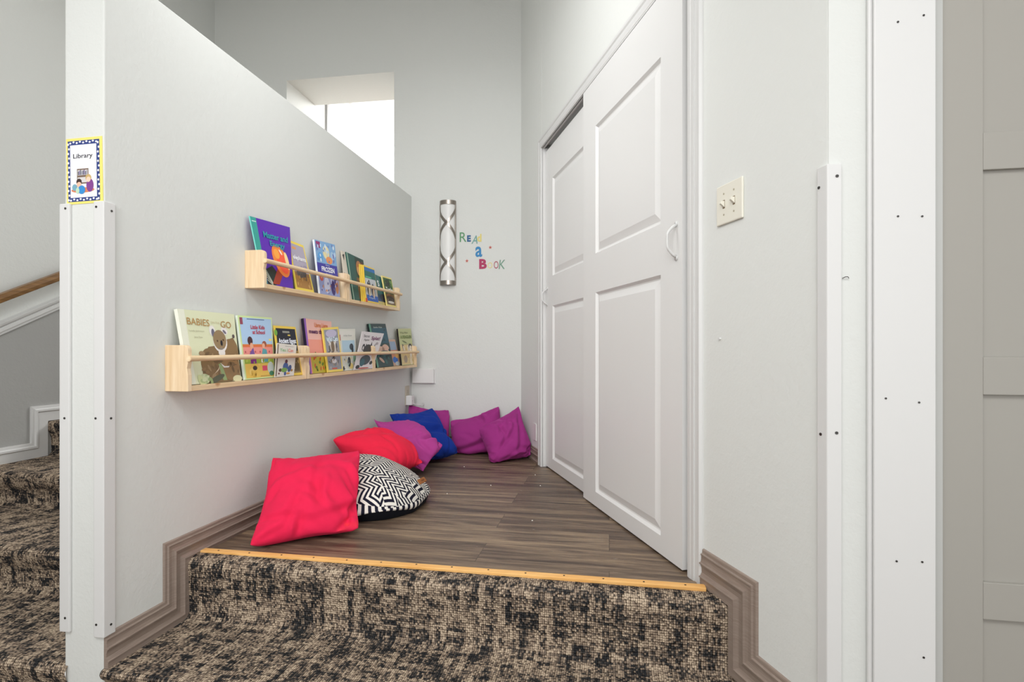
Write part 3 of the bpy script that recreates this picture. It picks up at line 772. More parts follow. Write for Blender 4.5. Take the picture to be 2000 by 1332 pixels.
shelf('pine wall shelf, lower row, nearest with the koala book', ly[0], ly[1]-.001, LZ, SL)
shelf('pine wall shelf, lower row, middle section', ly[1]+.001, ly[2]-.001, LZ+SL*.715, SL)
shelf('pine wall shelf, lower row, farthest by the back corner', ly[2]+.001, ly[3], LZ+SL*1.43, SL)

# ------------------------------------------------------------------ books
Fv = np.array([-math.sin(YAW), math.cos(YAW), 0]); Rv = np.array([math.cos(YAW), math.sin(YAW), 0]); Cv = np.array([0, 0, CAM_Z])
def onplane(px, py, n, p):
    r = Fv+Rv*((px-1000)/1060)+Z3*((683-py)/1060); n = np.array(n, float); t = np.dot(n, np.array(p)-Cv)/np.dot(n, r); return Cv+r*t
def book(label, row, c, cover, th=.006, k=.20, xb=-1.366, art=None, spine=None, title=None, curl=0, border=None, group=None):
    zb = (UZ+.019) if row == 'u' else (LZ+.019)
    pl = [1, 0, k]; pp = [xb, 0, zb]
    TLp, TRp, BRp, BLp = [onplane(*q, pl, pp) for q in c]
    up = lambda P, Q: P+(Q-P)*((zb+SL*(Q[1]-(uy[0] if row == 'u' else ly[0]))+.0012-P[2])/(Q[2]-P[2]))
    BLp, BRp = up(TLp, BLp), up(TRp, BRp)
    q = QF(TLp, TRp, BRp, BLp, curl)
    g = thing('book', label, 'book', BLp, group or ('picture books on the upper shelf' if row == 'u' else 'picture books on the lower shelf'))
    cm = mat(cover, .35, 0); sm = mat(spine or cover, .35, 0)
    # cover wrap: front board grid, back board, spine
    m = MB(q); m.rect(0, 0, 1, 1, 0, cm, 6)
    wx = .0015
    m.box((0, 0, -.0012), (1, 1, -.0003), cm); m.box((0, 0, -th), (1, 1, -th+.001), cm)
    m.box((-.004, 0, -th), (.0, 1, -.0), sm)
    m.build('cover', g)
    m = MB(q); m.box((.0, .012, -th+.001), (.985, .988, -.0012), M_PAPER); m.build('page_block', g)
    if art:
        m = MB(q); art(m); m.build('cover_picture', g)
    if title:
        m = MB(q)
        for tx in title:
            body, x, y, wd, ht, col = tx[:6]; bold = tx[6] if len(tx) > 6 else .02
            m.text(body, x, y, wd, ht, .0022, mat(col, .4), bold, rot=tx[7] if len(tx) > 7 else 0)
        m.build('title', g)
    return g
c_ = lambda *a: mat(a, .4)
def bits(m, x0, y0, x1, y1, cols, n, seed, r0=.02, r1=.05, z=.0011, flat=.5):
    rr = random.Random(seed)
    for i in range(n):
        a = r0+(r1-r0)*rr.random()
        m.ell(x0+(x1-x0)*rr.random(), y0+(y1-y0)*rr.random(), a, a*(flat+.5*rr.random()), z+.00012*(i % 4), c_(*cols[i % len(cols)]), rr.random()*3.1, 9)

def a_matter(m):
    m.rect(0, 0, .13, 1, .0004, c_(52, 160, 150)); m.rect(.02, .93, .12, .945, .0006, c_(200, 230, 225), 1)
    m.poly([(.14, .0), (.40, .0), (.56, .16), (.36, .30), (.14, .22)], .0005, c_(30, 44, 36)); m.poly([(.30, .02), (.52, .02), (.68, .20), (.52, .27)], .0007, c_(170, 60, 34))
    for i in range(5): m.poly([(.14, .22-.04*i), (.30, .03-.01*i), (.31, .035-.01*i), (.14, .235-.04*i)], .0009, c_(210, 216, 200))
    m.ell(.66, .40, .30, .19, .0009, c_(246, 138, 60), math.radians(-42)); m.ell(.70, .38, .21, .13, .0011, c_(250, 96, 62), math.radians(-42))
    m.ell(.84, .42, .05, .15, .0012, c_(252, 222, 160), math.radians(24)); m.ell(.54, .50, .09, .07, .0012, c_(252, 168, 66), math.radians(-30)); m.ell(.66, .54, .06, .018, .0014, c_(255, 240, 220), math.radians(-40))
book('large purple science book with orange glowing bulb, nearest on upper shelf', 'u', [(488, 422), (566, 444), (572.5, 559), (514, 549)], (92, 32, 176), .005, art=a_matter, spine=(120, 214, 200),
     title=[('Matter and', .24, .72, .66, .095, (36, 158, 170), .025), ('Energy', .38, .585, .42, .105, (36, 158, 170), .025)])
def a_eleph(m):
    bits(m, .12, .08, .88, .28, [(196, 148, 84), (150, 106, 58), (214, 170, 104)], 14, 1)
    bits(m, .15, .42, .85, .56, [(190, 180, 200), (160, 150, 170)], 10, 2)
    m.rect(.07, .05, .93, .95, .0004, c_(176, 168, 186)); m.rect(.07, .05, .93, .30, .0006, c_(176, 128, 64)); m.rect(.07, .30, .93, .38, .0006, c_(150, 110, 70))
    m.ell(.40, .36, .22, .10, .0008, c_(96, 88, 84)); m.ell(.62, .38, .13, .09, .0009, c_(86, 78, 76))
    for x in (.28, .42, .55, .66): m.rect(x, .22, x+.05, .36, .0009, c_(80, 72, 68), 1)
    m.rect(.14, .84, .40, .89, .0008, c_(226, 160, 100), 1)
book('yellow bordered paperback Elephants beside the large purple book', 'u', [(563, 468), (592.5, 479.5), (613, 568), (578, 561)], (240, 214, 84), .004, art=a_eleph, xb=-1.372, title=[('elephants', .10, .60, .80, .12, (246, 246, 250), .03)])
def a_frozen(m):
    bits(m, .06, .62, .95, .97, [(190, 216, 240), (96, 140, 200), (220, 232, 244), (110, 120, 190)], 26, 3)
    bits(m, .06, .02, .95, .34, [(110, 112, 170), (196, 190, 220), (206, 150, 120), (66, 60, 130)], 26, 4)
    m.rect(0, .58, 1, 1, .0004, c_(128, 172, 216)); m.rect(0, .36, 1, .58, .0005, c_(58, 52, 160)); m.rect(0, 0, 1, .36, .0004, c_(150, 160, 206))
    m.rect(.04, .86, .24, .98, .0006, c_(150, 40, 110), 1)
    m.ell(.50, .80, .16, .13, .0006, c_(236, 222, 170)); m.ell(.62, .66, .16, .07, .0007, c_(236, 150, 90)); m.ell(.80, .76, .10, .08, .0006, c_(170, 200, 226)); m.ell(.20, .70, .12, .08, .0006, c_(86, 160, 220))
    m.ell(.38, .18, .14, .15, .0006, c_(206, 210, 232)); m.ell(.68, .15, .11, .14, .0007, c_(60, 40, 110)); m.ell(.88, .18, .09, .13, .0006, c_(196, 128, 86)); m.ell(.14, .30, .09, .06, .0006, c_(196, 84, 70))
book('pale blue and purple picture book with white spine, middle of the near upper shelf', 'u', [(614, 467.6), (653.7, 478), (663.6, 575), (625, 569)], (70, 90, 190), .010, art=a_frozen, spine=(226, 232, 240),
     title=[('Disney', .40, .535, .20, .03, (240, 240, 250), .0), ('FROZEN', .18, .425, .64, .095, (246, 246, 255), .035), ('The Story', .36, .385, .34, .022, (220, 220, 240), .0)])
def a_tailbook(m):
    m.poly([(.0, .45), (.10, .42), (.42, .30), (.62, .0), (.98, .0), (.80, .30), (.40, .50), (.05, .55)], .0005, c_(30, 28, 30)); m.poly([(.05, .92), (.12, .80), (.16, .95)], .0006, c_(40, 36, 36))
book('cream book with black curved tail drawing, half hidden behind the dark green book', 'u', [(666, 489), (698, 504), (706, 584), (676, 579)], (222, 212, 196), .003, xb=-1.3835, k=.18, art=a_tailbook)
def a_green(m):
    m.rect(0, 0, .06, 1, .0004, c_(150, 180, 160)); m.rect(.45, .55, .98, .98, .0005, c_(34, 56, 48)); m.ell(.66, .74, .19, .18, .0007, c_(176, 116, 66)); m.ell(.60, .68, .10, .10, .0009, c_(206, 160, 110)); m.ell(.86, .80, .10, .13, .0009, c_(96, 50, 34))
    m.rect(.40, .05, .98, .52, .0006, c_(120, 86, 52)); 
    rr = random.Random(3)
    for i in range(26): m.ell(.44+.5*rr.random(), .07+.43*rr.random(), .035, .02, .0008, c_(*[(52, 40, 30), (196, 160, 110)][i % 2]), rr.random()*3, 8)
book('dark green book with brown animal face on the upper shelf', 'u', [(676, 492), (709.5, 508), (720, 588), (690, 582)], (24, 84, 76), .006, xb=-1.376, k=.18, art=a_green)
def a_peng(m):
    bits(m, .1, .22, .9, .62, [(170, 180, 190), (214, 220, 226), (150, 160, 172)], 14, 5, z=.0008)
    m.rect(.05, .78, .98, .96, .0005, c_(34, 110, 180)); m.rect(.05, .62, .98, .86, .0006, c_(30, 104, 96)); m.rect(.06, .18, .96, .66, .0007, c_(196, 200, 206))
    m.rect(.10, .68, .6, .71, .0009, c_(90, 190, 150), 1)
    m.ell(.34, .40, .15, .22, .0009, c_(26, 26, 34)); m.ell(.36, .33, .08, .16, .0011, c_(238, 226, 196)); m.ell(.66, .34, .13, .19, .0010, c_(40, 36, 44)); m.ell(.68, .27, .07, .13, .0012, c_(232, 206, 180))
    m.rect(.10, .04, .98, .20, .0010, c_(36, 92, 180)); m.rect(.0, .0, .14, .10, .0011, c_(216, 84, 48), 1)
gb = book('paperback with two penguins and blue label, upper shelf far half', 'u', [(709.5, 517), (731, 525), (739.5, 591), (714, 587)], (240, 206, 80), .004, xb=-1.3595, k=.18, art=a_peng, spine=(246, 214, 88), title=[('Penguins', .28, .10, .46, .05, (220, 232, 250), .0)])
for i, (dx, lab) in enumerate(((-3.6, 'yellow spined thin paperback just left of the penguin book'), (-7.6, 'outermost yellow spined thin paperback touching the dark green book'))):
    book(lab, 'u', [(709.5+dx, 516.5-i), (728+dx, 524), (736+dx, 590), (714+dx, 587)], (236, 204, 84), .0035, xb=-1.360-.005*(i+1), k=.18, spine=(248, 216, 96))
def a_s(m): m.rect(0, .35, 1, 1, .0004, c_(46, 110, 112)); m.ell(.75, .25, .35, .14, .0006, c_(44, 50, 70)); m.rect(0, 0, 1, .12, .0005, c_(206, 190, 120))
book('thin teal book with white letter S between penguin and turtle books', 'u', [(726, 533), (743.5, 541), (756, 596), (738, 592)], (40, 76, 116), .003, xb=-1.3755, k=.18, art=a_s, title=[('S', .36, .62, .22, .20, (240, 244, 244), .03)])
def a_turtle(m):
    bits(m, .12, .62, .88, .92, [(70, 120, 56), (34, 60, 30), (96, 140, 70)], 18, 6)
    bits(m, .12, .08, .88, .40, [(90, 70, 50), (150, 120, 86), (60, 48, 40)], 14, 7)
    m.rect(.06, .05, .95, .95, .0004, c_(50, 92, 44)); m.ell(.45, .78, .28, .12, .0006, c_(28, 44, 26)); m.ell(.80, .80, .16, .10, .0006, c_(110, 150, 70)); m.rect(.06, .05, .95, .42, .0005, c_(118, 92, 62)); m.ell(.5, .24, .4, .10, .0007, c_(44, 34, 30)); m.ell(.5, .14, .32, .04, .0009, c_(220, 216, 206)); m.ell(.4, .38, .2, .06, .0007, c_(150, 110, 80))
book('yellow bordered paperback Turtles at the far end of the upper shelf', 'u', [(745.5, 538), (764.5, 543.5), (774, 599), (756, 596)], (240, 222, 130), .006, art=a_turtle, xb=-1.362, k=.18, spine=(244, 228, 150), title=[('Turtles', .16, .50, .74, .14, (244, 246, 240), .03)])

def a_koala(m):
    bits(m, .26, .06, .95, .42, [(146, 118, 82), (122, 96, 66), (160, 134, 100), (112, 90, 64)], 46, 8, .02, .06, .00095, .25)
    bits(m, .14, .01, .42, .12, [(176, 190, 140), (150, 168, 116), (210, 216, 176)], 12, 9, .02, .05, .0017, .3)
    B1 = c_(134, 108, 74); B2 = c_(150, 126, 92); WT = c_(236, 232, 228); GR = c_(150, 170, 118)
    m.rect(.0, .0, .10, 1, .0003, c_(232, 234, 216), 3)
    body = [(.22, .02), (.30, .36), (.42, .50), (.60, .52), (.78, .60), (.92, .64), (.99, .52), (.99, .06), (.80, .0), (.34, .0)]
    m.poly(body, .0006, B1); m.ell(.40, .26, .16, .22, .0007, B1); m.ell(.80, .18, .20, .16, .0009, c_(150, 118, 80)); m.ell(.84, .44, .16, .18, .0008, c_(140, 112, 74))
    m.ell(.53, .73, .055, .075, .0008, WT); m.ell(.76, .735, .065, .055, .0008, WT, -.7); m.ell(.54, .70, .03, .06, .0010, c_(110, 108, 126)); m.ell(.76, .72, .04, .02, .0010, c_(120, 112, 130), -.7)
    m.ell(.655, .57, .135, .15, .0010, WT); m.ell(.65, .60, .125, .145, .0012, B2); m.ell(.60, .585, .014, .015, .0015, c_(90, 60, 40)); m.ell(.715, .60, .014, .015, .0015, c_(90, 60, 40)); m.ell(.675, .555, .022, .042, .0016, c_(34, 32, 40))
    m.ell(.66, .42, .065, .07, .0012, WT); m.ell(.93, .66, .025, .03, .0012, c_(90, 80, 80)); m.poly([(.60, .27), (.68, .22), (.78, .22), (.76, .20), (.66, .20)], .0014, WT); m.poly([(.46, .12), (.54, .18), (.60, .25), (.54, .16)], .0014, c_(226, 206, 180))
    m.poly([(.56, .25), (.62, .27), (.70, .02), (.62, .02)], .0013, GR); m.ell(.26, .06, .10, .07, .0013, c_(196, 206, 164)); m.ell(.20, .04, .05, .09, .0015, c_(206, 212, 160), .5); m.ell(.50, .05, .16, .04, .0015, c_(90, 92, 74), .3); m.ell(.92, .03, .10, .05, .0013, c_(226, 222, 180))
book('large cream book Babies on the Go with brown koala', 'l', [(346.5, 603), (457, 614), (471, 741), (372, 750)], (222, 226, 192), .013, xb=-1.372, k=.19, art=a_koala, spine=(236, 236, 222),
     title=[('BABIES', .11, .80, .38, .095, (178, 134, 74), .0, -.03), ('ON THE', .52, .835, .16, .03, (206, 196, 160), 0, -.03), ('GO', .70, .785, .20, .095, (178, 134, 74), .0, -.03), ('Linda Johnson', .12, .70, .26, .028, (170, 168, 140), .0), ('Jane Dyer', .19, .615, .15, .028, (170, 168, 140), .0)])
def a_kids(m):
    for i in range(6): m.rect(.08+.15*i, .41, .12+.15*i, .44, .0009, c_(190, 90, 96), 1)
    bits(m, .06, .05, .5, .22, [(244, 210, 120), (222, 180, 76)], 8, 10)
    bits(m, .06, .25, .95, .32, [(130, 160, 60), (176, 196, 90)], 12, 11)
    m.rect(.04, .55, .97, .97, .0004, c_(176, 206, 238)); m.rect(.04, .50, .97, .545, .0006, c_(222, 116, 66)); m.rect(.04, .32, .97, .50, .0006, c_(236, 150, 142)); m.rect(.04, .24, .97, .33, .0008, c_(152, 176, 66)); m.rect(.04, .02, .97, .25, .0007, c_(236, 196, 92))
    m.rect(.04, .86, .12, .97, .0007, c_(150, 70, 90), 1); m.rect(.24, .945, .75, .955, .0008, c_(60, 80, 130), 1)
    m.ell(.27, .60, .075, .07, .0010, c_(74, 34, 40)); m.ell(.30, .52, .05, .05, .0011, c_(230, 170, 140)); m.poly([(.20, .38), (.34, .50), (.38, .36), (.34, .26)], .0011, c_(120, 84, 160)); m.rect(.22, .24, .40, .34, .0013, c_(128, 40, 130), 1)
    m.ell(.70, .55, .07, .05, .0010, c_(160, 86, 62)); m.ell(.67, .52, .045, .045, .0011, c_(236, 180, 150)); m.poly([(.58, .34), (.64, .48), (.76, .46), (.80, .26), (.60, .26)], .0011, c_(90, 160, 170)); m.rect(.56, .25, .66, .34, .0013, c_(236, 232, 220), 1)
    m.ell(.34, .17, .07, .035, .0010, c_(60, 44, 40)); m.rect(.58, .12, .74, .20, .0010, c_(226, 76, 110), 1); m.ell(.86, .16, .11, .10, .0010, c_(206, 216, 212)); m.ell(.88, .07, .08, .04, .0012, c_(70, 130, 100)); m.ell(.90, .62, .05, .02, .0010, c_(236, 220, 120)); m.rect(.50, .03, .84, .045, .0010, c_(190, 150, 70), 1)
book('light green bordered book Little Kids at School beside the koala book', 'l', [(463.5, 615.5), (530.7, 620.5), (537, 736), (479, 739.5)], (212, 232, 168), .010, art=a_kids, spine=(226, 236, 222),
     title=[('Little Kids', .32, .79, .42, .065, (196, 44, 66), .02), ('at School', .36, .71, .38, .065, (196, 44, 66), .02)])
def a_egypt(m):
    bits(m, .12, .08, .9, .48, [(176, 148, 96), (110, 90, 60), (200, 176, 120), (70, 56, 44)], 24, 12)
    m.rect(.06, .05, .95, .95, .0004, c_(20, 22, 42)); m.rect(.06, .05, .95, .50, .0006, c_(150, 128, 84)); m.ell(.04, .86, .07, .06, .0009, c_(120, 176, 70)); m.rect(.34, .86, .66, .90, .0008, c_(150, 150, 140), 1); m.rect(.56, .80, .68, .83, .0008, c_(214, 190, 90), 1); m.rect(.30, .52, .70, .56, .0008, c_(120, 110, 80), 1)
    for i in range(5): m.rect(.66+.05*i, .08, .69+.05*i, .46, .0008, c_(60, 44, 34), 1)
book('yellow bordered paperback Ancient Egypt on the lower shelf', 'l', [(534.5, 635.5), (577, 638.5), (591, 731), (548, 735)], (240, 206, 84), .004, art=a_egypt, title=[('Ancient Egypt', .10, .62, .80, .13, (240, 244, 255), .04)])
def a_dance(m):
    m.rect(.04, .03, .97, .97, .0004, c_(226, 220, 212)); m.rect(.02, .03, .08, .97, .0005, c_(130, 116, 104)); m.rect(.40, .92, .84, .94, .0006, c_(180, 176, 170), 1)
    m.ell(.50, .30, .14, .13, .0008, c_(70, 96, 156)); m.ell(.52, .46, .07, .06, .0009, c_(96, 36, 56)); m.ell(.44, .20, .16, .07, .0010, c_(122, 164, 82)); m.ell(.72, .24, .09, .12, .0009, c_(62, 84, 136), -.6); m.ell(.24, .20, .08, .05, .0009, c_(84, 60, 56)); m.ell(.84, .18, .06, .04, .0009, c_(170, 130, 70)); m.ell(.50, .09, .06, .06, .0010, c_(66, 90, 150)); m.ell(.66, .09, .10, .03, .0009, c_(210, 150, 70)); m.ell(.18, .10, .04, .03, .001, c_(120, 60, 60))
book('small white paperback with dancing blue figure in front of Ancient Egypt', 'l', [(541.5, 670), (579.5, 674), (574, 732), (537, 735)], (228, 222, 214), .003, xb=-1.357, k=.08, art=a_dance,
     title=[('Yes I', .14, .76, .38, .10, (120, 190, 130), .0), ('Can', .56, .76, .26, .10, (226, 90, 66), .0), ('Dance Myself', .18, .60, .72, .09, (226, 90, 66), .0)])
def a_llama(m):
    m.rect(.05, .62, 1, 1, .0004, c_(240, 188, 178)); m.rect(.05, .0, 1, .62, .0005, c_(240, 158, 140)); m.ell(.92, .45, .14, .30, .0007, c_(232, 96, 84)); m.rect(.10, .0, .9, .30, .0008, c_(196, 180, 60)); m.rect(0, 0, .06, 1, .0006, c_(150, 96, 190)); m.ell(.90, .62, .05, .14, .0009, c_(50, 26, 34))
    rr = random.Random(8)
    for i in range(22): m.ell(.16+.6*rr.random(), .06+.30*rr.random(), .03, .045, .001, c_(*[(96, 130, 50), (206, 90, 50), (226, 190, 70)][i % 3]), rr.random()*3, 8)
book('salmon pink picture book with dark purple spine on the lower shelf', 'l', [(593, 621.5), (647, 628), (650, 725), (606, 728.5)], (236, 176, 170), .014, xb=-1.370, k=.19, art=a_llama, spine=(34, 22, 50),
     title=[('Llama Llama', .34, .855, .50, .085, (222, 128, 66), .02), ('meets the', .12, .73, .54, .08, (96, 40, 92), .03)])
def a_cats(m):
    bits(m, .16, .10, .86, .56, [(196, 188, 178), (120, 112, 110), (170, 150, 130), (90, 86, 92)], 34, 13, .02, .06, .0008, .3)
    m.rect(.08, .05, .93, .95, .0004, c_(150, 152, 164)); m.ell(.5, .86, .34, .09, .0006, c_(196, 190, 216)); m.ell(.5, .50, .30, .18, .0007, c_(206, 196, 184)); m.ell(.5, .56, .10, .13, .0009, c_(120, 100, 80)); m.ell(.28, .52, .05, .08, .0009, c_(90, 86, 90)); m.ell(.74, .54, .05, .10, .0009, c_(86, 84, 96))
    m.ell(.32, .66, .09, .03, .0009, c_(236, 230, 226), -.6); m.ell(.68, .66, .09, .03, .0009, c_(236, 230, 226), .6); m.ell(.48, .34, .07, .05, .0010, c_(40, 34, 40)); m.ell(.48, .24, .16, .05, .0010, c_(230, 228, 232)); m.rect(.30, .06, .62, .09, .0010, c_(206, 90, 60), 1)
book('yellow bordered paperback Wild Cats leaning over the pink book', 'l', [(629, 640.5), (660.5, 638), (669.7, 721), (640, 725.5)], (244, 216, 100), .005, xb=-1.358, k=.19, art=a_cats, title=[('Wild Cats', .14, .68, .72, .10, (230, 246, 255), .035)])
def a_blue(m):
    bits(m, .08, .04, .9, .34, [(180, 200, 190), (226, 212, 150), (90, 100, 110), (200, 206, 206)], 16, 16)
    m.rect(.12, .40, .92, .72, .0004, c_(176, 204, 222)); m.rect(.04, .80, .9, .95, .0004, c_(226, 224, 216)); m.ell(.70, .56, .13, .08, .0007, c_(56, 66, 78)); m.ell(.76, .48, .07, .07, .0007, c_(56, 66, 78)); m.ell(.50, .20, .10, .12, .0008, c_(30, 36, 44)); m.ell(.40, .14, .08, .08, .0007, c_(206, 212, 204)); m.ell(.62, .10, .14, .07, .0007, c_(220, 196, 120)); m.ell(.12, .06, .05, .05, .0008, c_(40, 40, 44)); m.rect(.0, .72, .05, .86, .0006, c_(196, 110, 90), 1); m.rect(.78, .20, .96, .42, .0006, c_(150, 186, 160), 1)
book('pale blue and white book with dark bird, lower shelf', 'l', [(662, 642.5), (693.6, 642.3), (696.5, 718), (668, 722)], (222, 222, 212), .004, xb=-1.364, k=.18, art=a_blue, title=[('A New House', .22, .82, .52, .035, (150, 160, 160), .0)])
def a_teal(m):
    bits(m, .14, .1, .95, .9, [(30, 76, 84), (16, 46, 50), (44, 100, 100)], 20, 14, .03, .08, .0007)
    m.rect(.0, .0, .10, 1, .0004, c_(96, 158, 136)); m.rect(.12, .55, .98, .90, .0005, c_(26, 84, 104)); m.ell(.70, .42, .22, .10, .0008, c_(222, 180, 160)); m.ell(.42, .40, .20, .08, .0008, c_(226, 190, 170)); m.ell(.60, .32, .30, .06, .0009, c_(70, 96, 100)); m.ell(.35, .16, .14, .04, .0009, c_(206, 170, 150), -.4)
book('dark teal hardcover standing behind the slanted white paperback', 'l', [(719.5, 632.4), (752.8, 632.4), (768.5, 712), (736, 714.5)], (20, 56, 60), .010, xb=-1.372, k=.19, art=a_teal, spine=(20, 40, 40), title=[('Dandelion Wishes', .22, .90, .50, .035, (206, 220, 216), .0)])
def a_splat(m):
    D = c_(44, 42, 48); m.ell(.42, .52, .20, .14, .0006, D); m.poly([(.48, .55), (.54, .74), (.62, .56)], .0007, D); m.poly([(.28, .55), (.30, .68), (.40, .60)], .0007, D)
    m.ell(.20, .58, .06, .09, .0006, D); m.ell(.20, .56, .03, .05, .0008, c_(222, 216, 216)); m.ell(.44, .24, .26, .13, .0006, c_(60, 70, 80)); m.ell(.32, .18, .12, .10, .0008, c_(46, 96, 108)); m.ell(.14, .07, .10, .05, .0007, D); m.ell(.78, .16, .08, .05, .0007, D); m.poly([(.70, .66), (.74, .68), (.76, .40), (.72, .40)], .0007, c_(130, 126, 126)); m.ell(.80, .69, .07, .04, .0007, c_(170, 160, 164)); m.ell(.45, .03, .30, .02, .0007, c_(190, 90, 80))
book('white slanted paperback with dark drawing in front of the teal hardcover', 'l', [(707.8, 647), (750, 651.4), (729, 716.5), (692, 719.5)], (222, 216, 218), .003, xb=-1.354, k=.10, art=a_splat,
     title=[('Secret', .10, .85, .26, .07, (80, 76, 84), .0), ('Agent', .14, .74, .24, .07, (60, 56, 64), .0), ('Splat!', .46, .76, .42, .13, (122, 56, 104), .02)])
def a_small(m): m.rect(.1, .6, .9, .92, .0004, c_(150, 170, 196)); m.rect(.0, .3, 1, .6, .0004, c_(214, 150, 120)); m.ell(.45, .22, .30, .12, .0006, c_(60, 120, 206)); m.ell(.65, .08, .28, .08, .0007, c_(200, 210, 216)); m.rect(.55, .30, 1, .5, .0007, c_(226, 180, 110), 1)
book('small orange and blue paperback between teal book and penguin book', 'l', [(758, 663), (771.5, 663), (783, 711), (766, 712)], (206, 170, 150), .0025, xb=-1.386, k=.15, art=a_small)
def a_peng2(m):
    bits(m, .1, .05, .95, .5, [(206, 180, 120), (232, 212, 160), (186, 160, 104)], 16, 15, z=.0006)
    m.rect(.04, .55, 1, .97, .0004, c_(190, 196, 142)); m.rect(.04, .02, 1, .56, .0004, c_(222, 198, 142)); m.ell(.80, .42, .18, .16, .0007, c_(36, 34, 34)); m.ell(.80, .37, .11, .16, .0009, c_(240, 234, 222)); m.ell(.62, .44, .05, .12, .0010, c_(236, 228, 214)); m.ell(.26, .46, .06, .13, .0007, c_(90, 86, 80), .5); m.ell(.30, .42, .06, .12, .0009, c_(226, 212, 190), .5); m.ell(.34, .16, .14, .10, .0007, c_(170, 150, 130)); m.ell(.80, .14, .14, .14, .0007, c_(236, 220, 186)); m.ell(.38, .63, .18, .025, .0008, c_(110, 120, 80), -.2)
book('green and tan penguin book with black spine, farthest on lower shelf', 'l', [(777, 642), (802.5, 641.5), (808.5, 708.5), (785, 710.8)], (196, 196, 146), .010, xb=-1.364, k=.19, art=a_peng2, spine=(30, 20, 20), title=[('If You Were', .12, .86, .56, .05, (60, 64, 44), .0), ('A PENGUIN', .10, .72, .84, .09, (104, 128, 54), .02)])

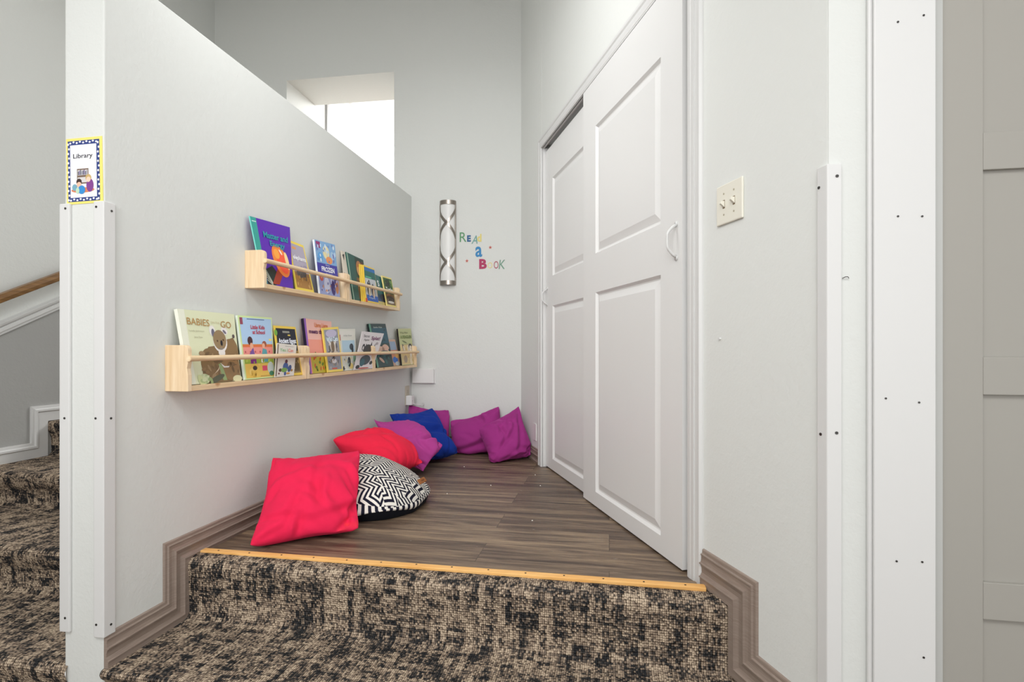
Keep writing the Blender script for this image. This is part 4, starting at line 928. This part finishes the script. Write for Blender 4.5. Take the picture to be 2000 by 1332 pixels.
# ------------------------------------------------------------------ cushions (small pressure simulation per pillow)
WALLS = [((0, 0, .004), (0, 0, 1)), ((XL+.006, 0, 0), (1, 0, 0)), (tuple(BO+BNn*.006), tuple(BNn)), (tuple(P0+N*(-.010)), tuple(N))]
SOLID = []
def pillow(name, label, C, mt, rest=(.41, .41), puff=1.0, n=34, seed=1, iters=170, creases=11, blobs=(), fold=None, grav=.00025, group='fleece pillows in the reading nook', extra=()):
    rng = np.random.RandomState(seed)
    c = [np.array(q, float) for q in C]           # TL, TR, BR, BL
    idx = {}; P = []; faces = []
    def base(i, j):
        u, v = i/n, j/n
        return (c[3]*(1-u)+c[2]*u)*(1-v)+(c[0]*(1-u)+c[1]*u)*v
    nn = np.cross(c[1]-c[0]+c[2]-c[3], c[0]-c[3]+c[1]-c[2]); nn /= np.linalg.norm(nn)
    for L in (0, 1):
        for j in range(n+1):
            for i in range(n+1):
                edge = i in (0, n) or j in (0, n)
                if L == 1 and edge: idx[(1, i, j)] = idx[(0, i, j)]; continue
                s = math.sin(math.pi*i/n)*math.sin(math.pi*j/n)
                p = base(i, j)+nn*((.035*s if L == 0 else -.035*s))
                if fold: p = p+nn*fold(i/n, j/n)
                idx[(L, i, j)] = len(P); P.append(p+rng.normal(0, .0016, 3)*(0 if (i in (0, n) and j in (0, n)) else 1))
    P = np.array(P)
    # low frequency random bumps so that folds form unevenly
    for _ in range(7):
        ctr = P[rng.randint(len(P))]; P += nn*(rng.uniform(-.022, .022))*np.exp(-((P-ctr)**2).sum(1)/(.05**2))[:, None]
    rw, rh = rest[0]/n, rest[1]/n; cons = {}
    def con(key, a, b, L): cons.setdefault(key, []).append((a, b, L))
    for L in (0, 1):
        for j in range(n+1):
            for i in range(n+1):
                if i < n and not (L == 1 and j in (0, n)): con((L, 'h', i % 2), idx[(L, i, j)], idx[(L, i+1, j)], rw)
                if j < n and not (L == 1 and i in (0, n)): con((L, 'v', j % 2), idx[(L, i, j)], idx[(L, i, j+1)], rh)
                if i < n and j < n:
                    dd = math.hypot(rw, rh)
                    con((L, 'd', (i % 2)*2+(j % 2)), idx[(L, i, j)], idx[(L, i+1, j+1)], dd)
                    con((L, 'e', (i % 2)*2+(j % 2)), idx[(L, i+1, j)], idx[(L, i, j+1)], dd)
    K = [(np.array([q[0] for q in v]), np.array([q[1] for q in v]), np.array([q[2] for q in v]), (1.0 if k[1] in 'hv' else .35)) for k, v in cons.items()]
    tri = []
    for L in (0, 1):
        for j in range(n):
            for i in range(n):
                a, b, d, e = idx[(L, i, j)], idx[(L, i+1, j)], idx[(L, i+1, j+1)], idx[(L, i, j+1)]
                faces.append((a, b, d, e) if L == 0 else (e, d, b, a))
    F = np.array(faces)
    # orientation check: layer 0 must face +nn
    a = P[F[0]]; 
    if np.dot(np.cross(a[1]-a[0], a[3]-a[0]), nn) < 0: F = F[:, ::-1]
    pins = [idx[(0, 0, n)], idx[(0, n, n)], idx[(0, n, 0)], idx[(0, 0, 0)]]; pinp = np.array([c[0], c[1], c[2], c[3]])
    bnd = {}
    w1, w2 = rng.uniform(0, 6.28, 2)
    for j in range(n+1):
        for i in range(n+1):
            if i in (0, n) or j in (0, n):
                u, v = i/n, j/n; du = min(u, 1-u); dv = min(v, 1-v); rr = .055
                if du < rr and dv < rr:
                    a_, b_ = (rr-du)/rr, (rr-dv)/rr; L_ = max(a_, b_); q_ = math.hypot(a_, b_); sc_ = (L_/q_)**.9 if q_ > 0 else 1
                    na, nb = a_*sc_, b_*sc_
                    u2 = rr*(1-na) if u < .5 else 1-rr*(1-na); v2 = rr*(1-nb) if v < .5 else 1-rr*(1-nb)
                else: u2, v2 = u, v
                sag = .034*math.sin(math.pi*(u if j in (0, n) else v))
                if j == 0: v2 += sag*.5
                if j == n: v2 -= sag
                if i == 0: u2 += sag*.8
                if i == n: u2 -= sag*.8
                t_ = (c[3]*(1-u2)+c[2]*u2)*(1-v2)+(c[0]*(1-u2)+c[1]*u2)*v2
                t_ = t_+nn*(.006*math.sin(9*u+w1)+.006*math.sin(8*v+w2))
                bnd[idx[(0, i, j)]] = t_
    bk = np.array(list(bnd.keys())); bt = np.array(list(bnd.values()))
    V = np.zeros_like(P)
    for it in range(iters):
        A = P[F]; fn = np.cross(A[:, 2]-A[:, 0], A[:, 3]-A[:, 1])
        nv = np.zeros_like(P)
        for k in range(4): np.add.at(nv, F[:, k], fn)
        nv /= (np.linalg.norm(nv, axis=1)[:, None]+1e-9)
        old = P.copy()
        P = P+V*.86+nv*.0011*puff-np.array([0, 0, grav])
        for rep in range(4):
            for a, b, L0, stf in K:
                d = P[b]-P[a]; ln = np.linalg.norm(d, axis=1)+1e-9
                cr = (ln-L0)/ln*.5*stf
                cr = np.where((ln < L0), cr*.55, cr)
                q = d*cr[:, None]; P[a] += q; P[b] -= q
            P[bk] = P[bk]*.72+bt*.28
        for pt, nm in WALLS:
            nm = np.array(nm); dd = (P-np.array(pt))@nm; P = P-np.where(dd < 0, dd, 0)[:, None]*nm
        for bc, br in blobs:
            bc = np.array(bc); br = np.array(br); e = (P-bc)/br; ln = np.linalg.norm(e, axis=1); ins = ln < 1
            P = np.where(ins[:, None], bc+e/np.maximum(ln, 1e-6)[:, None]*br, P)
        if it % 4 == 0 or it > iters-4:
            for bv in SOLID:
                for qi in range(len(P)):
                    hit = bv.find_nearest(Vector(P[qi]), .16)
                    if hit[0] is not None:
                        dv = Vector(P[qi])-hit[0]
                        if dv.dot(hit[1]) < .002 and hit[3] < .07:
                            t_ = hit[0]+hit[1]*.004; P[qi] = (t_.x, t_.y, max(t_.z, .004))
        V = P-old
    # light relaxation keeps folds but removes grid noise
    S = np.zeros_like(P); W_ = np.zeros(len(P))
    for a, b, L0, stf in K:
        np.add.at(S, a, P[b]); np.add.at(S, b, P[a]); np.add.at(W_, a, 1); np.add.at(W_, b, 1)
    P = P*.55+(S/W_[:, None])*.45
    A = P[F]; fn = np.cross(A[:, 2]-A[:, 0], A[:, 3]-A[:, 1]); nv = np.zeros_like(P)
    for k in range(4): np.add.at(nv, F[:, k], fn)
    nv /= (np.linalg.norm(nv, axis=1)[:, None]+1e-9)
    UV = np.zeros((len(P), 2)); LY = np.zeros(len(P))
    for (L, i, j), q in idx.items(): UV[q] = (i/n, j/n); LY[q] = L
    edge = np.minimum(1, np.minimum(np.minimum(UV[:, 0], 1-UV[:, 0]), np.minimum(UV[:, 1], 1-UV[:, 1]))*9+.15)
    disp = np.zeros(len(P))
    cl = [(rng.uniform(.1, .9), rng.uniform(.1, .9), rng.uniform(0, math.pi), rng.uniform(.12, .30), rng.uniform(.020, .036), rng.uniform(.010, .022)*rng.choice([-1, -1, 1]), rng.uniform(-2, 2)) for _ in range(creases)]
    for cu, cv in ((0, 0), (1, 0), (0, 1), (1, 1)):
        for _ in range(2):
            an = math.atan2(.5-cv, .5-cu)+rng.uniform(-.5, .5)
            cl.append((cu+.16*math.cos(an), cv+.16*math.sin(an), an, .14, .024, rng.uniform(.007, .013)*rng.choice([-1, 1]), 0))
    cl += list(extra)
    for cu, cv, an, ln_, wd_, am, bend in cl:
        x = (UV[:, 0]-cu)*math.cos(an)+(UV[:, 1]-cv)*math.sin(an); y = -(UV[:, 0]-cu)*math.sin(an)+(UV[:, 1]-cv)*math.cos(an)+bend*x*x
        g_ = np.exp(-(x/ln_)**2)*(np.exp(-(y/wd_)**2)-.55*np.exp(-((y-1.6*wd_)/wd_)**2)); disp += am*g_*(LY == 0)
    P = P+nv*(disp*edge)[:, None]; P[:, 2] = np.maximum(P[:, 2], .003)
    from mathutils.bvhtree import BVHTree
    SOLID.append(BVHTree.FromPolygons([tuple(q) for q in P], [tuple(int(z) for z in f) for f in F]))
    org = P.mean(0); org[2] = P[:, 2].min()
    m = MB(); m.v = [tuple(q) for q in P]; m.f = [list(map(int, f)) for f in F]; m.mi = [0]*len(F); m.mats = [mt]
    o = m.build(name, smooth=True, subsurf=1, origin=tuple(float(q) for q in org))
    return tag(o, label, 'pillow', group)

PC = np.array((-1.128, 2.39, 0)); PRr = .295
def pouf():
    g = thing('floor_pouf', 'round black and white maze print floor pouf with black base', 'pouf', PC)
    n = 72; rng = random.Random(5)
    ph = [rng.uniform(0, 6.28) for _ in range(8)]
    def rad(q): return PRr*(1+.018*math.sin(3*q+ph[0])+.012*math.sin(5*q+ph[1])+.006*math.sin(11*q+ph[2]))
    def seam(q):     # height of the black / print seam, drops at the front left
        d = math.atan2(math.sin(q+1.75), math.cos(q+1.75)); return .008+.045*min(1, max(0, (abs(d)-.10)/.8))
    def topz(x, y):
        r = math.hypot(x, y)/PRr
        tilt = (-x)*.20+ y*.05
        return .115+(.085)*(1-min(1, r)**2.4)+tilt+.006*math.sin(9*x+ph[3])*math.sin(8*y+ph[4])+.004*math.sin(22*x+13*y+ph[5])
    ringsT = [0, .15, .3, .45, .6, .72, .82, .9, .95, .985]
    rows = [[(PC[0], PC[1], topz(0, 0))]*n]
    for r in ringsT[1:]:
        row = []
        for i in range(n):
            q = 2*math.pi*i/n; R_ = rad(q)*r; x, y = R_*math.cos(q), R_*math.sin(q)
            drop = .030*max(0, (r-.80)/.185)**2.2
            row.append((PC[0]+x, PC[1]+y, topz(x, y)-drop))
        rows.append(row)
    for t in (.25, .5, .75, 1.0):
        row = []
        for i in range(n):
            q = 2*math.pi*i/n; R_ = rad(q)*(1+.035*math.sin(math.pi*min(1, t*.8))); x, y = R_*math.cos(q), R_*math.sin(q)
            zt_ = rows[9][i][2]; z = zt_+(seam(q)-zt_)*t; row.append((PC[0]+x, PC[1]+y, z))
        rows.append(row)
    def clampw(p): return (max(p[0], XL+.02), p[1], p[2])
    def grid(rw, mt, name, uvb=False):
        m = MB(); vs = [clampw(p) for row in rw for p in row]; fs = [(j*n+i, (j+1)*n+i, (j+1)*n+(i+1) % n, j*n+(i+1) % n) for j in range(len(rw)-1) for i in range(n)]
        m.add(vs, fs, mt); o = m.build(name, g, smooth=True)
        if uvb:
            me = o.data; ul = me.uv_layers.new(name='UVMap')
            for p in me.polygons:
                k = p.index % n; J = p.index//n
                for li in p.loop_indices:
                    v = me.loops[li].vertex_index; col = v % n; row = v//n
                    uu = col/n
                    if k == n-1 and col == 0: uu = 1.0
                    ul.data[li].uv = (uu, row/len(rw))
        return o
    grid(rows[:9], M_ZEBRA, 'printed_top'); grid(rows[8:], M_ZBAND, 'printed_side', True)
    low = [rows[-1]]
    for t in (.4, .8, 1.0):
        low.append([(PC[0]+rad(2*math.pi*i/n)*(1.01-.05*t**3)*math.cos(2*math.pi*i/n), PC[1]+rad(2*math.pi*i/n)*(1.01-.05*t**3)*math.sin(2*math.pi*i/n), rows[-1][i][2]*(1-t)+.002) for i in range(n)])
    low.append([(PC[0], PC[1], .002)]*n)
    grid(low, M_BLACK, 'base', False)
    # leather patch on the side
    q = -.12; 
    a = np.array([PC[0]+rad(q)*1.0*math.cos(q), PC[1]+rad(q)*1.0*math.sin(q), .125]); out = np.array([math.cos(q), math.sin(q), 0])
    nn = out*.75+Z3*.66; nn /= np.linalg.norm(nn); al = np.cross(Z3, out); upv = np.cross(nn, al)
    m = MB(PF(a+nn*.006, al, upv, nn)); m.box((-.03, -.012, -.006), (.03, .012, .003), mat((150, 92, 44), .6)); m.build('leather_patch', g, bevel=.002)
    m = MB(PF(a+nn*.006, al, upv, nn)); m.rect(-.014, -.004, .014, .004, .0034, mat((112, 64, 30), .6), 1); m.build('stamp', g)
    return g
pouf()
PB = ((PC[0], PC[1], .02), (.285, .285, .15))
pillow('pillow', 'magenta pillow in the back corner behind the blue one', [(-1.43, 3.74, .34), (-1.14, 3.78, .29), (-1.10, 3.66, .02), (-1.36, 3.56, .02)], M_MAG, (.38, .35), .45, seed=14)
pillow('pillow', 'wide magenta pillow leaning on the middle of the back wall', [(-1.13, 3.76, .20), (-.77, 3.79, .325), (-.70, 3.67, .03), (-1.05, 3.62, .02)], M_MAG, (.44, .36), .5, seed=17, extra=[(.5, .28, .1, .4, .05, -.018, 0), (.8, .4, .4, .3, .04, -.012, 0)])
pillow('pillow', 'magenta pillow with pointed top in the corner beside the closet', [(-.86, 3.52, .19), (-.62, 3.74, .34), (-.50, 3.54, .03), (-.735, 3.36, .008)], M_MAG, (.38, .38), .5, seed=21, extra=[(.72, .5, 1.2, .4, .05, -.022, 0), (.5, .1, 0, .3, .035, -.012, 0)])
pillow('pillow', 'royal blue pillow folded over between the purple ones', [(-1.42, 3.34, .31), (-1.20, 3.58, .32), (-.98, 3.44, .04), (-1.12, 3.24, .03)], M_BLUE, (.38, .42), .4, seed=11, extra=[(.45, .55, -.35, .5, .05, -.028, 0), (.2, .85, .6, .3, .04, -.012, 0)])
pillow('pillow', 'orchid pink pillow squeezed between coral red and blue pillows', [(-1.42, 3.09, .32), (-1.27, 3.30, .27), (-.975, 3.12, .16), (-1.04, 2.97, .01)], M_PINKMAG, (.36, .40), .4, seed=8)
pillow('pillow', 'coral red pillow against the partition behind the printed pouf', [(-1.42, 2.60, .25), (-1.38, 3.05, .27), (-1.00, 2.86, .10), (-1.12, 2.66, .10)], M_RED2, (.44, .40), .6, seed=5, extra=[(.45, .65, -.5, .4, .05, -.014, 0)], blobs=[PB])
pillow('pillow', 'large red pillow at the front, propped on the printed pouf', [(-1.385, 2.05, .275), (-1.115, 2.31, .275), (-.950, 1.965, .025), (-1.275, 1.745, .012)], M_RED, (.42, .45), .4, seed=3, extra=[(.55, .45, -.7, .35, .05, -.016, 0), (.2, .6, .5, .3, .04, .012, 1), (.8, .25, .3, .25, .04, -.016, 0), (.35, .2, -.2, .3, .035, -.012, 1)], blobs=[PB])
